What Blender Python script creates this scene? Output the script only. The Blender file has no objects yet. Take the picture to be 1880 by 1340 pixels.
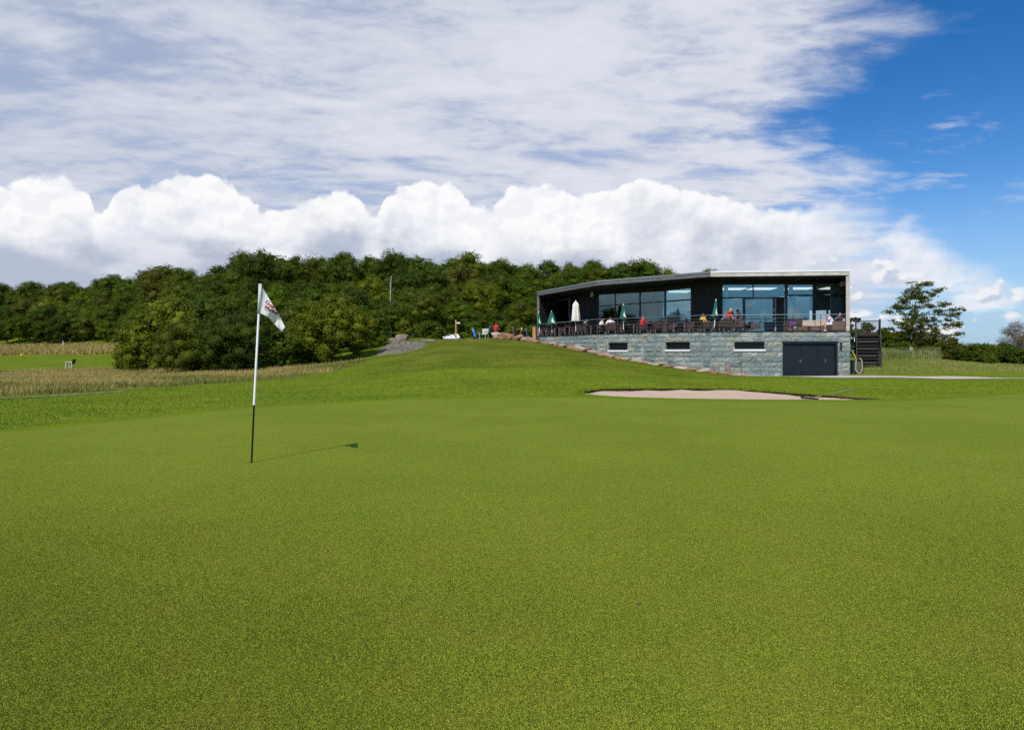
import bpy, bmesh, math, random
import numpy as np
from mathutils import Vector, Matrix, noise as mnoise
from mathutils.geometry import delaunay_2d_cdt
R = math.radians
random.seed(7)
scene = bpy.context.scene
col = scene.collection
F = 1253.3; HZ = 646.0; CX = 940.0; EYE = 1.45      # photograph geometry: focal length, horizon, centre, eye height

# ------------------------------------------------------------------ camera, sky, sun
cam = bpy.data.cameras.new("camera"); camo = bpy.data.objects.new("camera", cam); col.objects.link(camo)
camo.location = (0, 0, EYE); camo.rotation_euler = (R(90), 0, 0)
cam.lens = 24.0; cam.sensor_width = 36.0; cam.shift_y = -24.0/1880.0
cam.clip_start = 0.05; cam.clip_end = 9000
scene.camera = camo
scene.view_settings.view_transform = 'Standard'; scene.view_settings.look = 'None'
scene.view_settings.exposure = 0.0; scene.view_settings.gamma = 1.0
scene.cycles.max_bounces = 6; scene.cycles.diffuse_bounces = 3; scene.cycles.glossy_bounces = 4
scene.cycles.transparent_max_bounces = 12; scene.cycles.use_denoising = False; scene.cycles.sample_clamp_indirect = 2.0
scene.cycles.caustics_reflective = False; scene.cycles.caustics_refractive = False

SUN_EL = R(46.5); SUN_H = Vector((-0.35, -0.937, 0)).normalized()
to_sun = Vector((SUN_H.x*math.cos(SUN_EL), SUN_H.y*math.cos(SUN_EL), math.sin(SUN_EL)))
sun = bpy.data.lights.new("sun", 'SUN'); sun.energy = 4.3; sun.angle = R(0.5); sun.color = (1.0, 0.95, 0.87)
suno = bpy.data.objects.new("sun", sun); col.objects.link(suno)
suno.rotation_euler = to_sun.to_track_quat('Z', 'Y').to_euler()

class NT:
    """tiny helper for node graphs"""
    def __init__(s, tree, dim='3D'): s.dim = dim; s.t = tree; s.n = tree.nodes; s.l = tree.links
    def new(s, typ, **kw):
        n = s.n.new(typ)
        for k, v in kw.items(): setattr(n, k, v)
        return n
    def put(s, sock, v):
        if isinstance(v, bpy.types.NodeSocket): s.l.new(v, sock)
        elif v is not None:
            if hasattr(sock.default_value, '__len__') and not hasattr(v, '__len__'): v = (v,)*len(sock.default_value)
            if hasattr(v, '__len__') and len(sock.default_value) == 4 and len(v) == 3: v = (*v, 1)
            sock.default_value = v
    def m(s, op, a, b=None, c=None, clamp=False):
        n = s.new('ShaderNodeMath', operation=op, use_clamp=clamp)
        s.put(n.inputs[0], a); s.put(n.inputs[1], b)
        if c is not None: s.put(n.inputs[2], c)
        return n.outputs[0]
    def vm(s, op, a, b=None):
        n = s.new('ShaderNodeVectorMath', operation=op); s.put(n.inputs[0], a)
        if b is not None: s.put(n.inputs[1], b)
        return n.outputs[0]
    def ss(s, v, lo, hi, a=0.0, b=1.0, kind='SMOOTHSTEP'):
        n = s.new('ShaderNodeMapRange', interpolation_type=kind); s.put(n.inputs[0], v)
        for i, x in zip((1, 2, 3, 4), (lo, hi, a, b)): s.put(n.inputs[i], x)
        return n.outputs[0]
    def noise(s, vec, scale, detail=4, rough=0.55, dist=0.0, out=0):
        n = s.new('ShaderNodeTexNoise'); n.noise_dimensions = s.dim; s.put(n.inputs['Vector'], vec)
        for k, v in (('Scale', scale), ('Detail', detail), ('Roughness', rough), ('Distortion', dist)): s.put(n.inputs[k], v)
        return n.outputs[out]
    def voro(s, vec, scale, feature='SMOOTH_F1', smooth=0.6, out=0):
        n = s.new('ShaderNodeTexVoronoi', feature=feature); n.voronoi_dimensions = s.dim; s.put(n.inputs['Vector'], vec); s.put(n.inputs['Scale'], scale)
        if feature == 'SMOOTH_F1': s.put(n.inputs['Smoothness'], smooth)
        return n.outputs[out]
    def mix(s, f, a, b, blend='MIX'):
        n = s.new('ShaderNodeMix', data_type='RGBA', blend_type=blend)
        s.put(n.inputs[0], f); s.put(n.inputs[6], a); s.put(n.inputs[7], b)
        return n.outputs[2]
    def comb(s, x, y, z):
        n = s.new('ShaderNodeCombineXYZ'); s.put(n.inputs[0], x); s.put(n.inputs[1], y); s.put(n.inputs[2], z); return n.outputs[0]
    def sep(s, v):
        n = s.new('ShaderNodeSeparateXYZ'); s.put(n.inputs[0], v); return n.outputs
    def curve(s, v, pts):
        n = s.new('ShaderNodeFloatCurve'); s.put(n.inputs['Value'], v); c = n.mapping.curves[0]
        while len(c.points) > 2: c.points.remove(c.points[0])
        c.points[0].location = pts[0]; c.points[1].location = pts[-1]
        for p in pts[1:-1]: c.points.new(*p)
        n.mapping.update(); return n.outputs[0]
    def bump(s, h, strength, dist):
        n = s.new('ShaderNodeBump'); s.put(n.inputs['Height'], h); n.inputs['Strength'].default_value = strength
        n.inputs['Distance'].default_value = dist; return n.outputs[0]

def build_world():
    w = bpy.data.worlds.new("World"); scene.world = w; w.use_nodes = True
    w.cycles.sampling_method = 'MANUAL'; w.cycles.sample_map_resolution = 512
    nt = NT(w.node_tree, '2D')
    for n in list(nt.n): nt.n.remove(n)
    out = nt.new('ShaderNodeOutputWorld'); bg = nt.new('ShaderNodeBackground')
    nt.l.new(bg.outputs[0], out.inputs[0]); bg.inputs[1].default_value = 0.1
    sky = nt.new('ShaderNodeTexSky', sky_type='NISHITA'); sky.sun_disc = False
    sky.sun_elevation = SUN_EL; sky.sun_rotation = math.atan2(SUN_H.x, SUN_H.y)
    sky.air_density = 1.0; sky.dust_density = 0.6; sky.ozone_density = 2.4
    d = nt.new('ShaderNodeTexCoord').outputs['Generated']
    x, y, z = nt.sep(d)
    hyp = nt.m('SQRT', nt.m('ADD', nt.m('MULTIPLY', x, x), nt.m('MULTIPLY', y, y)))
    az = nt.m('ARCTAN2', x, y); t = nt.m('DIVIDE', z, nt.m('MAXIMUM', hyp, 0.02))
    # ---- high layer of thin broken cloud, seen in perspective on a flat sheet
    zz = nt.m('ADD', nt.m('MAXIMUM', z, 0.0), 0.10)
    px = nt.m('DIVIDE', x, zz); py = nt.m('DIVIDE', y, zz)
    sheet = nt.comb(nt.m('SUBTRACT', nt.m('MULTIPLY', px, .8), nt.m('MULTIPLY', py, 0.15)), nt.m('MULTIPLY', py, 1.35), 0.0)
    n1 = nt.noise(sheet, 1.1, 7, 0.6, 0.35); n2 = nt.noise(sheet, 3.4, 6, 0.62, 0.2); n3 = nt.noise(sheet, 9.0, 5, 0.6)
    edge = nt.curve(nt.m('MULTIPLY', t, 1.6, clamp=True), [(0, .52), (.16, .50), (.36, .47), (.44, .435), (.50, .432), (.58, .505), (.72, .53), (1, .48)])
    wob = nt.m('MULTIPLY', nt.m('SUBTRACT', n1, 0.5), 0.30)
    wob2 = nt.m('MULTIPLY', nt.m('SUBTRACT', n2, 0.5), 0.22)
    dist = nt.m('SUBTRACT', nt.m('ADD', nt.m('ADD', edge, wob), wob2), az)
    cov = nt.m('MULTIPLY', nt.ss(dist, -0.06, 0.12), nt.ss(az, -1.1, -0.8))
    dens = nt.m('ADD', nt.m('MULTIPLY', n2, 0.55), nt.m('MULTIPLY', n1, 0.45))
    dens = nt.m('ADD', dens, nt.m('MULTIPLY', nt.m('SUBTRACT', n3, .5), .16))
    a_hi = nt.m('MULTIPLY', cov, nt.ss(dens, 0.33, 0.52, 0.62, 0.97))
    wisp = nt.m('MULTIPLY', nt.ss(dens, 0.50, 0.68, 0, 0.6), nt.ss(nt.m('ABSOLUTE', nt.m('SUBTRACT', t, 0.26)), 0.02, 0.12, 1, 0.25))
    wisp = nt.m('MULTIPLY', wisp, nt.ss(z, 0.75, 0.45))
    a_hi = nt.m('MAXIMUM', a_hi, wisp)
    bright = nt.ss(nt.m('ADD', dens, nt.m('MULTIPLY', az, 0.13)), 0.34, 0.66)
    c_hi = nt.mix(bright, (5.5, 5.95, 7.15), (7.5, 7.7, 8.45))
    c = nt.mix(1.0, sky.outputs[0], nt.mix(nt.ss(t, .05, .42), (.58, .90, 1.24), (.18, .66, 1.14)), 'MULTIPLY')
    # slightly paler towards the horizon, as the air itself is
    c = nt.mix(nt.m('MULTIPLY', nt.ss(t, 0.24, 0.0), 0.55), c, (4.6, 6.2, 8.4))
    c = nt.mix(a_hi, c, c_hi)
    # ---- bank of cumulus standing along the horizon
    A = lambda q: math.atan((q-CX)/F)
    T = lambda q, yy: (HZ-yy)/F*math.cos(A(q))
    tops = [(-500, 350), (-200, 330), (0, 332), (50, 322), (100, 320), (150, 328), (168, 350), (184, 384), (202, 348), (240, 330), (330, 318), (400, 322), (440, 346), (520, 382), (560, 358), (610, 346), (650, 352), (690, 388), (712, 352), (745, 332), (825, 330), (888, 384), (945, 340), (1010, 336), (1080, 352), (1120, 350), (1190, 316), (1240, 342), (1330, 354), (1430, 378), (1500, 366), (1580, 346), (1640, 358), (1700, 396), (1760, 430), (1850, 480), (2200, 520)]
    pts = [((A(q)+0.85)/1.7, T(q, yy)/0.4) for q, yy in tops]; pts = [(0, pts[0][1])] + pts + [(1, pts[-1][1])]
    # float curves hold about 30 knots comfortably: split in two halves
    u = nt.m('DIVIDE', nt.m('ADD', az, 0.85), 1.7, clamp=True)
    h1 = [p for p in pts if p[0] <= pts[19][0]+1e-6]; h2 = [p for p in pts if p[0] >= pts[19][0]-1e-6]
    if h1[-1][0] < 1: h1 = h1 + [(1, h1[-1][1])]
    if h2[0][0] > 0: h2 = [(0, h2[0][1])] + h2
    split = pts[19][0]
    top = nt.m('MULTIPLY', nt.mix(nt.m('GREATER_THAN', u, split), nt.curve(u, h1), nt.curve(u, h2)), 0.4)
    P = nt.comb(az, nt.m('MULTIPLY', t, 1.15), 0.0)
    warp = nt.vm('MULTIPLY', nt.vm('SUBTRACT', nt.noise(P, 22, 3, .6, 0, 1), (.5, .5, .5)), (.022, .022, 0))
    Pw = nt.vm('ADD', P, warp)
    def billow(vec):
        a = nt.voro(vec, 20, smooth=.35); b = nt.voro(vec, 46, smooth=.4); e = nt.noise(vec, 120, 5, .62)
        f = nt.noise(vec, 8, 3, .5)
        v = nt.m('ADD', nt.m('MULTIPLY', nt.m('SUBTRACT', .5, a), .5), nt.m('MULTIPLY', nt.m('SUBTRACT', .5, b), .30))
        v = nt.m('ADD', v, nt.m('MULTIPLY', nt.m('SUBTRACT', e, .5), .26))
        return nt.m('ADD', v, nt.m('MULTIPLY', nt.m('SUBTRACT', f, .5), .45))
    b0 = billow(Pw); b1 = billow(nt.vm('ADD', Pw, (-0.006, 0.011, 0)))
    gap = nt.m('SUBTRACT', top, t)
    soft = nt.ss(az, 0.30, 0.62, 0.007, 0.07)
    dd = nt.m('ADD', gap, nt.m('MULTIPLY', nt.m('SUBTRACT', b0, 0.12), 0.036))
    a_cu = nt.ss(nt.m('DIVIDE', dd, soft), 0.0, 1.0)
    lit = nt.ss(nt.m('SUBTRACT', b0, b1), -0.16, 0.10)
    depth = nt.m('ADD', gap, nt.m('MULTIPLY', nt.m('SUBTRACT', nt.noise(P, 7, 5, .6), .5), .20))
    under = nt.ss(nt.m('ADD', depth, nt.ss(az, .1, -.5, 0, .02)), 0.035, 0.125)
    patch = nt.m('MULTIPLY', nt.ss(nt.noise(nt.vm('MULTIPLY', P, (1, 2.0, 1)), 7.0, 6, .55), 0.40, 0.66), nt.ss(t, .06, .16, .55, 1))
    c_top = nt.mix(lit, (8.8, 8.95, 9.4), (9.8, 9.8, 9.85))
    c_und = nt.mix(patch, (4.6, 5.15, 6.35), (7.7, 7.9, 8.6))
    c_cu = nt.mix(under, c_top, c_und)
    c_cu = nt.mix(nt.ss(az, 0.15, 0.6, 0, .35), c_cu, (6.6, 7.1, 8.4))
    c = nt.mix(nt.m('MULTIPLY', a_cu, nt.mix(nt.ss(az, .38, .53), .985, nt.ss(nt.noise(nt.vm('MULTIPLY', P, (1, 1.9, 1)), 7.0, 5, .58), .42, .60, 0, .92))), c, c_cu)
    # ---- small scattered puffs low on the right
    q = nt.vm('MULTIPLY', P, (1, 2.1, 1))
    s1 = nt.m('ADD', nt.m('MULTIPLY', nt.noise(q, 9.5, 6, .56), .7), nt.m('MULTIPLY', nt.m('SUBTRACT', .5, nt.voro(Pw, 34, smooth=.5)), .3))
    lim = nt.ss(t, 0.02, 0.20, 0.40, 0.60)
    a_s = nt.m('MULTIPLY', nt.ss(nt.m('SUBTRACT', s1, lim), -0.02, 0.06), nt.m('MULTIPLY', nt.ss(az, 0.34, 0.46), nt.ss(t, .27, .2)))
    s2 = nt.m('ADD', nt.m('MULTIPLY', nt.noise(nt.vm('ADD', q, (-.004, .016, 0)), 9.5, 6, .56), .7), nt.m('MULTIPLY', nt.m('SUBTRACT', .5, nt.voro(nt.vm('ADD', Pw, (-.004, .01, 0)), 34, smooth=.5)), .3))
    c_s = nt.mix(nt.ss(nt.m('SUBTRACT', s1, s2), -.05, .06), (5.4, 6.0, 7.6), (8.9, 8.95, 9.3))
    c = nt.mix(nt.m('MULTIPLY', a_s, .9), c, c_s)
    c = nt.mix(nt.ss(z, 0.0, -0.02), c, (1.2, 1.5, .9))
    nt.l.new(c, bg.inputs[0])
build_world()

# ------------------------------------------------------------------ object helpers
def tag(o, label=None, cat=None, group=None, kind=None):
    if label: o['label'] = label
    if cat: o['category'] = cat
    if group: o['group'] = group
    if kind: o['kind'] = kind
    return o
def empty(name, loc=(0, 0, 0), rz=0.0, label=None, cat=None, group=None):
    o = bpy.data.objects.new(name, None); col.objects.link(o); o.location = loc; o.rotation_euler = (0, 0, rz)
    o.empty_display_size = 0.1
    return tag(o, label, cat, group)
def link(name, me, parent=None, loc=None):
    o = bpy.data.objects.new(name, me); col.objects.link(o)
    if parent: o.parent = parent
    if loc is not None: o.location = loc
    return o
def copy_tree(o, parent=None):
    c = o.copy(); col.objects.link(c); c.parent = parent
    for ch in list(o.children): copy_tree(ch, c)
    return c
def np_mesh(name, V, faces, k, mat=None, smooth=False):
    """mesh of k-gons from arrays"""
    me = bpy.data.meshes.new(name); V = np.asarray(V, np.float32); Fc = np.asarray(faces, np.int32)
    me.vertices.add(len(V)); me.vertices.foreach_set('co', V.ravel())
    me.loops.add(Fc.size); me.loops.foreach_set('vertex_index', Fc.ravel())
    me.polygons.add(len(Fc)); me.polygons.foreach_set('loop_start', np.arange(0, Fc.size, k, dtype=np.int32))
    if smooth: me.polygons.foreach_set('use_smooth', np.ones(len(Fc), bool))
    me.update(calc_edges=True)
    if mat: me.materials.append(mat)
    return me
class MB:
    """collects shapes into one mesh"""
    def __init__(s): s.v = []; s.f = []; s.mi = []; s.m = 0
    def add(s, vs, fs):
        b = len(s.v); s.v += [tuple(v) for v in vs]; s.f += [tuple(i+b for i in f) for f in fs]; s.mi += [s.m]*len(fs); return s
    def box(s, x0, y0, z0, x1, y1, z1, M=None):
        vs = [Vector((x, y, z)) for z in (z0, z1) for x, y in ((x0, y0), (x1, y0), (x1, y1), (x0, y1))]
        if M: vs = [M @ v for v in vs]
        return s.add(vs, [(0, 3, 2, 1), (4, 5, 6, 7), (0, 1, 5, 4), (1, 2, 6, 5), (2, 3, 7, 6), (3, 0, 4, 7)])
    def prism(s, poly, z0, z1):
        n = len(poly); zz0 = z0 if hasattr(z0, '__len__') else [z0]*n; zz1 = z1 if hasattr(z1, '__len__') else [z1]*n
        vs = [(p[0], p[1], a) for p, a in zip(poly, zz0)] + [(p[0], p[1], a) for p, a in zip(poly, zz1)]
        return s.add(vs, [tuple(reversed(range(n))), tuple(range(n, 2*n))] + [(i, (i+1) % n, n+(i+1) % n, n+i) for i in range(n)])
    def bar(s, a, b, r, n=8, r2=None, sq=False):
        a = Vector(a); b = Vector(b); d = (b-a); r2 = r if r2 is None else r2
        if d.length < 1e-6: return s
        q = d.to_track_quat('Z', 'Y'); n = 4 if sq else n; o = math.pi/4 if sq else 0
        vs = []
        for c, rr in ((a, r), (b, r2)):
            for i in range(n):
                t = o+2*math.pi*i/n; vs.append(c + q @ Vector((math.cos(t)*rr, math.sin(t)*rr, 0)))
        return s.add(vs, [tuple(reversed(range(n))), tuple(range(n, 2*n))] + [(i, (i+1) % n, n+(i+1) % n, n+i) for i in range(n)])
    def tube(s, pts, rs, n=8):
        pts = [Vector(p) for p in pts]; rs = rs if hasattr(rs, '__len__') else [rs]*len(pts); b = len(s.v); vs = []
        for k, p in enumerate(pts):
            d = pts[min(k+1, len(pts)-1)] - pts[max(k-1, 0)]; q = d.to_track_quat('Z', 'Y')
            for i in range(n):
                t = 2*math.pi*i/n; vs.append(p + q @ Vector((math.cos(t)*rs[k], math.sin(t)*rs[k], 0)))
        fs = [(k*n+i, k*n+(i+1) % n, (k+1)*n+(i+1) % n, (k+1)*n+i) for k in range(len(pts)-1) for i in range(n)]
        fs += [tuple(reversed(range(n))), tuple(range((len(pts)-1)*n, len(pts)*n))]
        return s.add(vs, fs)
    def lathe(s, prof, c=(0, 0, 0), n=16, flut=0.0, nf=8):
        vs = []; c = Vector(c)
        for r, z in prof:
            for i in range(n):
                t = 2*math.pi*i/n; rr = r*(1+flut*math.cos(nf*t)); vs.append(c+Vector((math.cos(t)*rr, math.sin(t)*rr, z)))
        m = len(prof)
        fs = [(k*n+i, k*n+(i+1) % n, (k+1)*n+(i+1) % n, (k+1)*n+i) for k in range(m-1) for i in range(n)]
        fs += [tuple(reversed(range(n))), tuple(range((m-1)*n, m*n))]
        return s.add(vs, fs)
    def ell(s, c, r, n=12, m=8, q=None):
        c = Vector(c); r = Vector(r) if hasattr(r, '__len__') else Vector((r, r, r)); vs = []
        for k in range(m+1):
            ph = math.pi*k/m
            for i in range(n):
                t = 2*math.pi*i/n; v = Vector((r.x*math.sin(ph)*math.cos(t), r.y*math.sin(ph)*math.sin(t), r.z*math.cos(ph)))
                vs.append(c+(q @ v if q else v))
        return s.add(vs, [(k*n+i, (k+1)*n+i, (k+1)*n+(i+1) % n, k*n+(i+1) % n) for k in range(m) for i in range(n)])
    def mesh(s, name, mats, smooth=False, bevel=0.0):
        me = bpy.data.meshes.new(name); me.from_pydata(s.v, [], s.f); me.update()
        for mm in (mats if isinstance(mats, (list, tuple)) else [mats]): me.materials.append(mm)
        if any(s.mi): me.polygons.foreach_set('material_index', s.mi)
        bm = bmesh.new(); bm.from_mesh(me)
        bmesh.ops.remove_doubles(bm, verts=bm.verts, dist=1e-5) if smooth else None
        if bevel:
            bmesh.ops.bevel(bm, geom=list(bm.edges), offset=bevel, segments=1, affect='EDGES', clamp_overlap=True)
        bmesh.ops.recalc_face_normals(bm, faces=bm.faces)
        bm.to_mesh(me); bm.free()
        if smooth: me.polygons.foreach_set('use_smooth', [True]*len(me.polygons))
        return me
    def build(s, name, mats, parent=None, smooth=False, bevel=0.0): return link(name, s.mesh(name, mats, smooth, bevel), parent)

# ------------------------------------------------------------------ materials
def base_mat(name):
    m = bpy.data.materials.new(name); m.use_nodes = True; nt = NT(m.node_tree); b = nt.n['Principled BSDF']; return m, nt, b
def lin(*c):
    return tuple(((v/255)/12.92 if v <= 10 else (((v/255)+.055)/1.055)**2.4) for v in c)
def pm(name, c1, c2=None, scale=6.0, rough=.6, bump=.0, bdist=.01, metal=0.0, stretch=(1, 1, 1), detail=5, spec=.5):
    """principled material whose colour wanders between c1 and c2"""
    m, nt, b = base_mat(name); c2 = c2 or tuple(v*.8 for v in c1)
    v = nt.vm('MULTIPLY', nt.new('ShaderNodeTexCoord').outputs['Object'], stretch)
    n = nt.noise(v, scale, detail, .6); f = nt.ss(n, .3, .7)
    nt.put(b.inputs['Base Color'], nt.mix(f, c1, c2))
    b.inputs['Roughness'].default_value = rough; b.inputs['Metallic'].default_value = metal; b.inputs['Specular IOR Level'].default_value = spec
    if bump: nt.l.new(nt.bump(nt.noise(v, scale*3, detail, .65), bump, bdist), b.inputs['Normal'])
    return m
def geo(nt): return nt.new('ShaderNodeNewGeometry')
def grass_mat(name, a, b_, c_, fine=90.0, patch=.35, sheen=.25, attr=None, dry=None, bump=.5, mott=1.0):
    """mown grass: broad tint drift, mid mottling and blade-size grain"""
    m, nt, b = base_mat(name); P = geo(nt).outputs['Position']
    big = nt.ss(nt.noise(P, patch, 4, .6), .36, .64); mid = nt.ss(nt.noise(P, patch*9, 5, .65), .35, .65)
    tiny = nt.noise(P, fine, 4, .7); tiny2 = nt.noise(P, fine*.28, 3, .7)
    c = nt.mix(big, a, b_); c = nt.mix(nt.m('MULTIPLY', mid, .45*mott), c, c_)
    if attr:
        at = nt.new('ShaderNodeAttribute'); at.attribute_name = attr
        f = nt.ss(nt.m('ADD', at.outputs['Fac'], nt.m('MULTIPLY', nt.m('SUBTRACT', nt.noise(P, 1.1, 5, .7), .5), 1.0)), .35, .85)
        c = nt.mix(nt.m('MULTIPLY', f, nt.ss(at.outputs['Fac'], 0, .2)), c, dry)
        a2 = nt.new('ShaderNodeAttribute'); a2.attribute_name = 'hill'
        c = nt.mix(nt.m('MULTIPLY', a2.outputs['Fac'], nt.ss(nt.noise(P, .9, 6, .7), .30, .55, .45, .95)), c, nt.mix(nt.ss(nt.noise(P, .45, 5, .65), .4, .62), (.066, .092, .006), (.135, .138, .016)))
    g = nt.ss(tiny, .25, .75, .62, 1.38, 'LINEAR'); g2 = nt.ss(tiny2, .3, .7, .8, 1.2, 'LINEAR')
    c = nt.mix(1.0, c, nt.comb(g, g, g), 'MULTIPLY'); c = nt.mix(mott, c, nt.mix(1.0, c, nt.comb(g2, g2, g2), 'MULTIPLY'))
    nt.put(b.inputs['Base Color'], c); b.inputs['Roughness'].default_value = .95; b.inputs['Specular IOR Level'].default_value = .03
    b.inputs['Sheen Weight'].default_value = sheen; b.inputs['Sheen Roughness'].default_value = .28; nt.put(b.inputs['Sheen Tint'], (.42, .50, .06))
    h = nt.m('ADD', tiny, nt.m('MULTIPLY', nt.noise(P, fine*.3, 3, .6), .5))
    nt.l.new(nt.bump(h, bump, .012), b.inputs['Normal']); return m
def leaf_mat(name, dark, light, trans=.25):
    m, nt, b = base_mat(name); g = geo(nt); ob = nt.new('ShaderNodeObjectInfo')
    n = nt.noise(nt.new('ShaderNodeTexCoord').outputs['Object'], .55, 3, .6)
    f = nt.m('ADD', nt.m('MULTIPLY', g.outputs['Random Per Island'], .45), nt.m('MULTIPLY', nt.ss(n, .3, .7), .55))
    c = nt.mix(f, dark, light)
    v = nt.ss(ob.outputs['Random'], 0, 1, .78, 1.22, 'LINEAR'); c = nt.mix(1.0, c, nt.comb(v, v, nt.m('MULTIPLY', v, v)), 'MULTIPLY')
    nt.put(b.inputs['Base Color'], c); b.inputs['Roughness'].default_value = .65; b.inputs['Specular IOR Level'].default_value = .15
    tr = nt.new('ShaderNodeBsdfTranslucent'); nt.put(tr.inputs[0], nt.mix(1.0, c, (1.3, 1.5, .5), 'MULTIPLY'))
    mx = nt.new('ShaderNodeMixShader'); mx.inputs[0].default_value = trans
    nt.l.new(b.outputs[0], mx.inputs[1]); nt.l.new(tr.outputs[0], mx.inputs[2]); nt.l.new(mx.outputs[0], nt.n['Material Output'].inputs[0]); return m
def blade_mat(name, cols, ns=.35, wi=.55):
    m, nt, b = base_mat(name); g = geo(nt); r = nt.new('ShaderNodeValToRGB'); el = r.color_ramp.elements
    n = nt.noise(g.outputs['Position'], ns, 5, .62)
    f = nt.m('ADD', nt.m('MULTIPLY', g.outputs['Random Per Island'], wi), nt.m('MULTIPLY', nt.ss(n, .32, .68), 1-wi)); nt.l.new(f, r.inputs[0])
    for i, cc in enumerate(cols):
        e = el[i] if i < 2 else el.new(1)
        e.position = i/(len(cols)-1); e.color = (*cc, 1)
    nt.l.new(r.outputs[0], b.inputs['Base Color']); b.inputs['Roughness'].default_value = .8; b.inputs['Specular IOR Level'].default_value = .2; return m

M = {}
M['green'] = grass_mat('green_turf', (.128, .163, .010), (.160, .194, .014), (.185, .160, .018), fine=110, patch=.30, sheen=1.0, bump=.8, mott=1.0)
M['apron'] = grass_mat('apron_turf', (.110, .165, .006), (.135, .190, .008), (.11, .15, .008), fine=70, patch=.5, sheen=.05, bump=.6, mott=.6)
M['ground'] = grass_mat('fairway_turf', (.108, .155, .008), (.160, .205, .011), (.060, .098, .007), fine=22, patch=.22, sheen=.05, attr='dry', dry=(.150, .140, .035), bump=.9)
M['trunk'] = pm('bark', (.10, .08, .06), (.22, .19, .15), 9, .9, .6, .02, stretch=(1, 1, .25))
M['birch'] = pm('pale_bark', (.62, .58, .50), (.30, .27, .22), 14, .85, .3, .01, stretch=(1, 1, .6))
M['stoneblock'] = None

# ------------------------------------------------------------------ terrain
YS = [15, 20, 25, 32, 40, 48, 56, 64, 80, 110, 130, 180, 260]
TAB = {
 -900: [0, 0, -.03, -.08, -.2, -.3, -.4, -.4, -.3, 1.0, 2.3, 2.8, 3],
 -300: [0, 0, -.03, -.08, -.2, -.3, -.4, -.4, -.3, 1.0, 2.3, 2.8, 3],
 0:    [0, 0, 0, -.05, -.15, -.3, -.4, -.45, -.2, 1.1, 2.4, 2.8, 3],
 250:  [0, 0, 0, 0, -.05, -.1, -.1, 0, .4, 1.6, 2.6, 3, 3],
 480:  [0, 0, 0, .02, .10, .18, .5, 1.0, 1.6, 2.2, 2.6, 3, 3],
 600:  [0, 0, .04, .14, .34, .60, 1.0, 1.5, 2.0, 2.4, 2.6, 3, 3],
 680:  [0, .02, .12, .34, .60, 1.02, 1.7, 2.3, 2.3, 2.4, 2.6, 3, 3],
 760:  [0, .03, .26, .58, .95, 1.45, 2.25, 3.0, 2.3, 2.5, 2.8, 3, 3],
 815:  [0, .04, .30, .66, 1.08, 1.55, 2.1, 2.55, 2.2, 2.5, 2.8, 3, 3],
 870:  [0, .04, .33, .74, 1.20, 1.75, 2.35, 2.88, 2.6, 2.6, 2.8, 3, 3],
 960:  [0, .04, .32, .74, 1.15, 1.72, 2.3, 2.75, 2.7, 2.6, 2.8, 3, 3],
 1060: [0, .03, .28, .70, .98, 1.26, 1.9, 2.5, 2.7, 2.6, 2.8, 3, 3],
 1130: [0, .02, .22, .56, .78, .98, 1.6, 2.3, 2.7, 2.6, 2.8, 3, 3],
 1200: [0, 0, .14, .38, .56, .58, 1.0, 1.8, 2.4, 2.4, 2.6, 3, 3],
 1340: [0, 0, .03, .06, .02, -.15, .2, .9, 1.2, 1.3, 1.4, 1.5, 1.5],
 1437: [0, 0, .0, -.02, -.15, -.22, .0, .6, 1.0, 1.2, 1.2, 1.2, 1.2],
 1560: [0, 0, .0, -.04, -.17, -.1, .7, .95, 1.1, 1.2, 1.2, 1.2, 1.2],
 1600: [0, 0, .0, -.05, -.2, .35, .85, 1.0, 1.1, 1.2, 1.2, 1.2, 1.2],
 1720: [0, .02, .02, -.05, -.18, .5, .92, 1.05, 1.1, 1.2, 1.2, 1.2, 1.2],
 1880: [0, .05, .05, -.08, -.1, .35, .70, .9, 1.0, 1.1, 1.1, 1.1, 1.1],
 2600: [0, .1, .1, 0, 0, .3, .6, .8, .9, 1.0, 1.0, 1.0, 1.0]}
PXS = np.array(sorted(TAB)); ZT = np.array([TAB[p] for p in sorted(TAB)])
YSA = np.array([3.0]+YS); ZT = np.hstack([np.zeros((len(PXS), 1)), ZT])
def wood_edge(px): return np.interp(px, [-900, 0, 230, 300, 340, 560, 680, 720, 900, 1000, 1300, 1420], [128, 128, 124, 84, 70, 66, 68, 74, 80, 84, 84, 84])
gx = np.arange(-160, 160.1, .5); gy = np.arange(-30, 280.1, .5)
GX, GY = np.meshgrid(gx, gy, indexing='ij')
Yc = np.maximum(GY, 3.0); PX = np.clip(CX+F*GX/Yc, -899, 2599)
i = np.clip(np.searchsorted(PXS, PX)-1, 0, len(PXS)-2); j = np.clip(np.searchsorted(YSA, Yc)-1, 0, len(YSA)-2)
fu = np.clip((PX-PXS[i])/(PXS[i+1]-PXS[i]), 0, 1); fv = np.clip((Yc-YSA[j])/(YSA[j+1]-YSA[j]), 0, 1)
HG = ZT[i, j]*(1-fu)*(1-fv)+ZT[i+1, j]*fu*(1-fv)+ZT[i, j+1]*(1-fu)*fv+ZT[i+1, j+1]*fu*fv
s_ = np.clip((Yc-wood_edge(PX))/42, 0, 1); s_ = s_*s_*(3-2*s_); HG = HG + 7.0*s_*np.clip((1420-PX)/160, 0, 1)
def blur(a, k):
    w = np.exp(-.5*(np.arange(-3*k, 3*k+1)/k)**2); w /= w.sum()
    for ax in (0, 1):
        p = np.pad(a, [(3*k, 3*k) if q == ax else (0, 0) for q in (0, 1)], mode='edge')
        a = sum(w[q]*(p[q:q+a.shape[0], :] if ax == 0 else p[:, q:q+a.shape[1]]) for q in range(len(w)))
    return a
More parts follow.
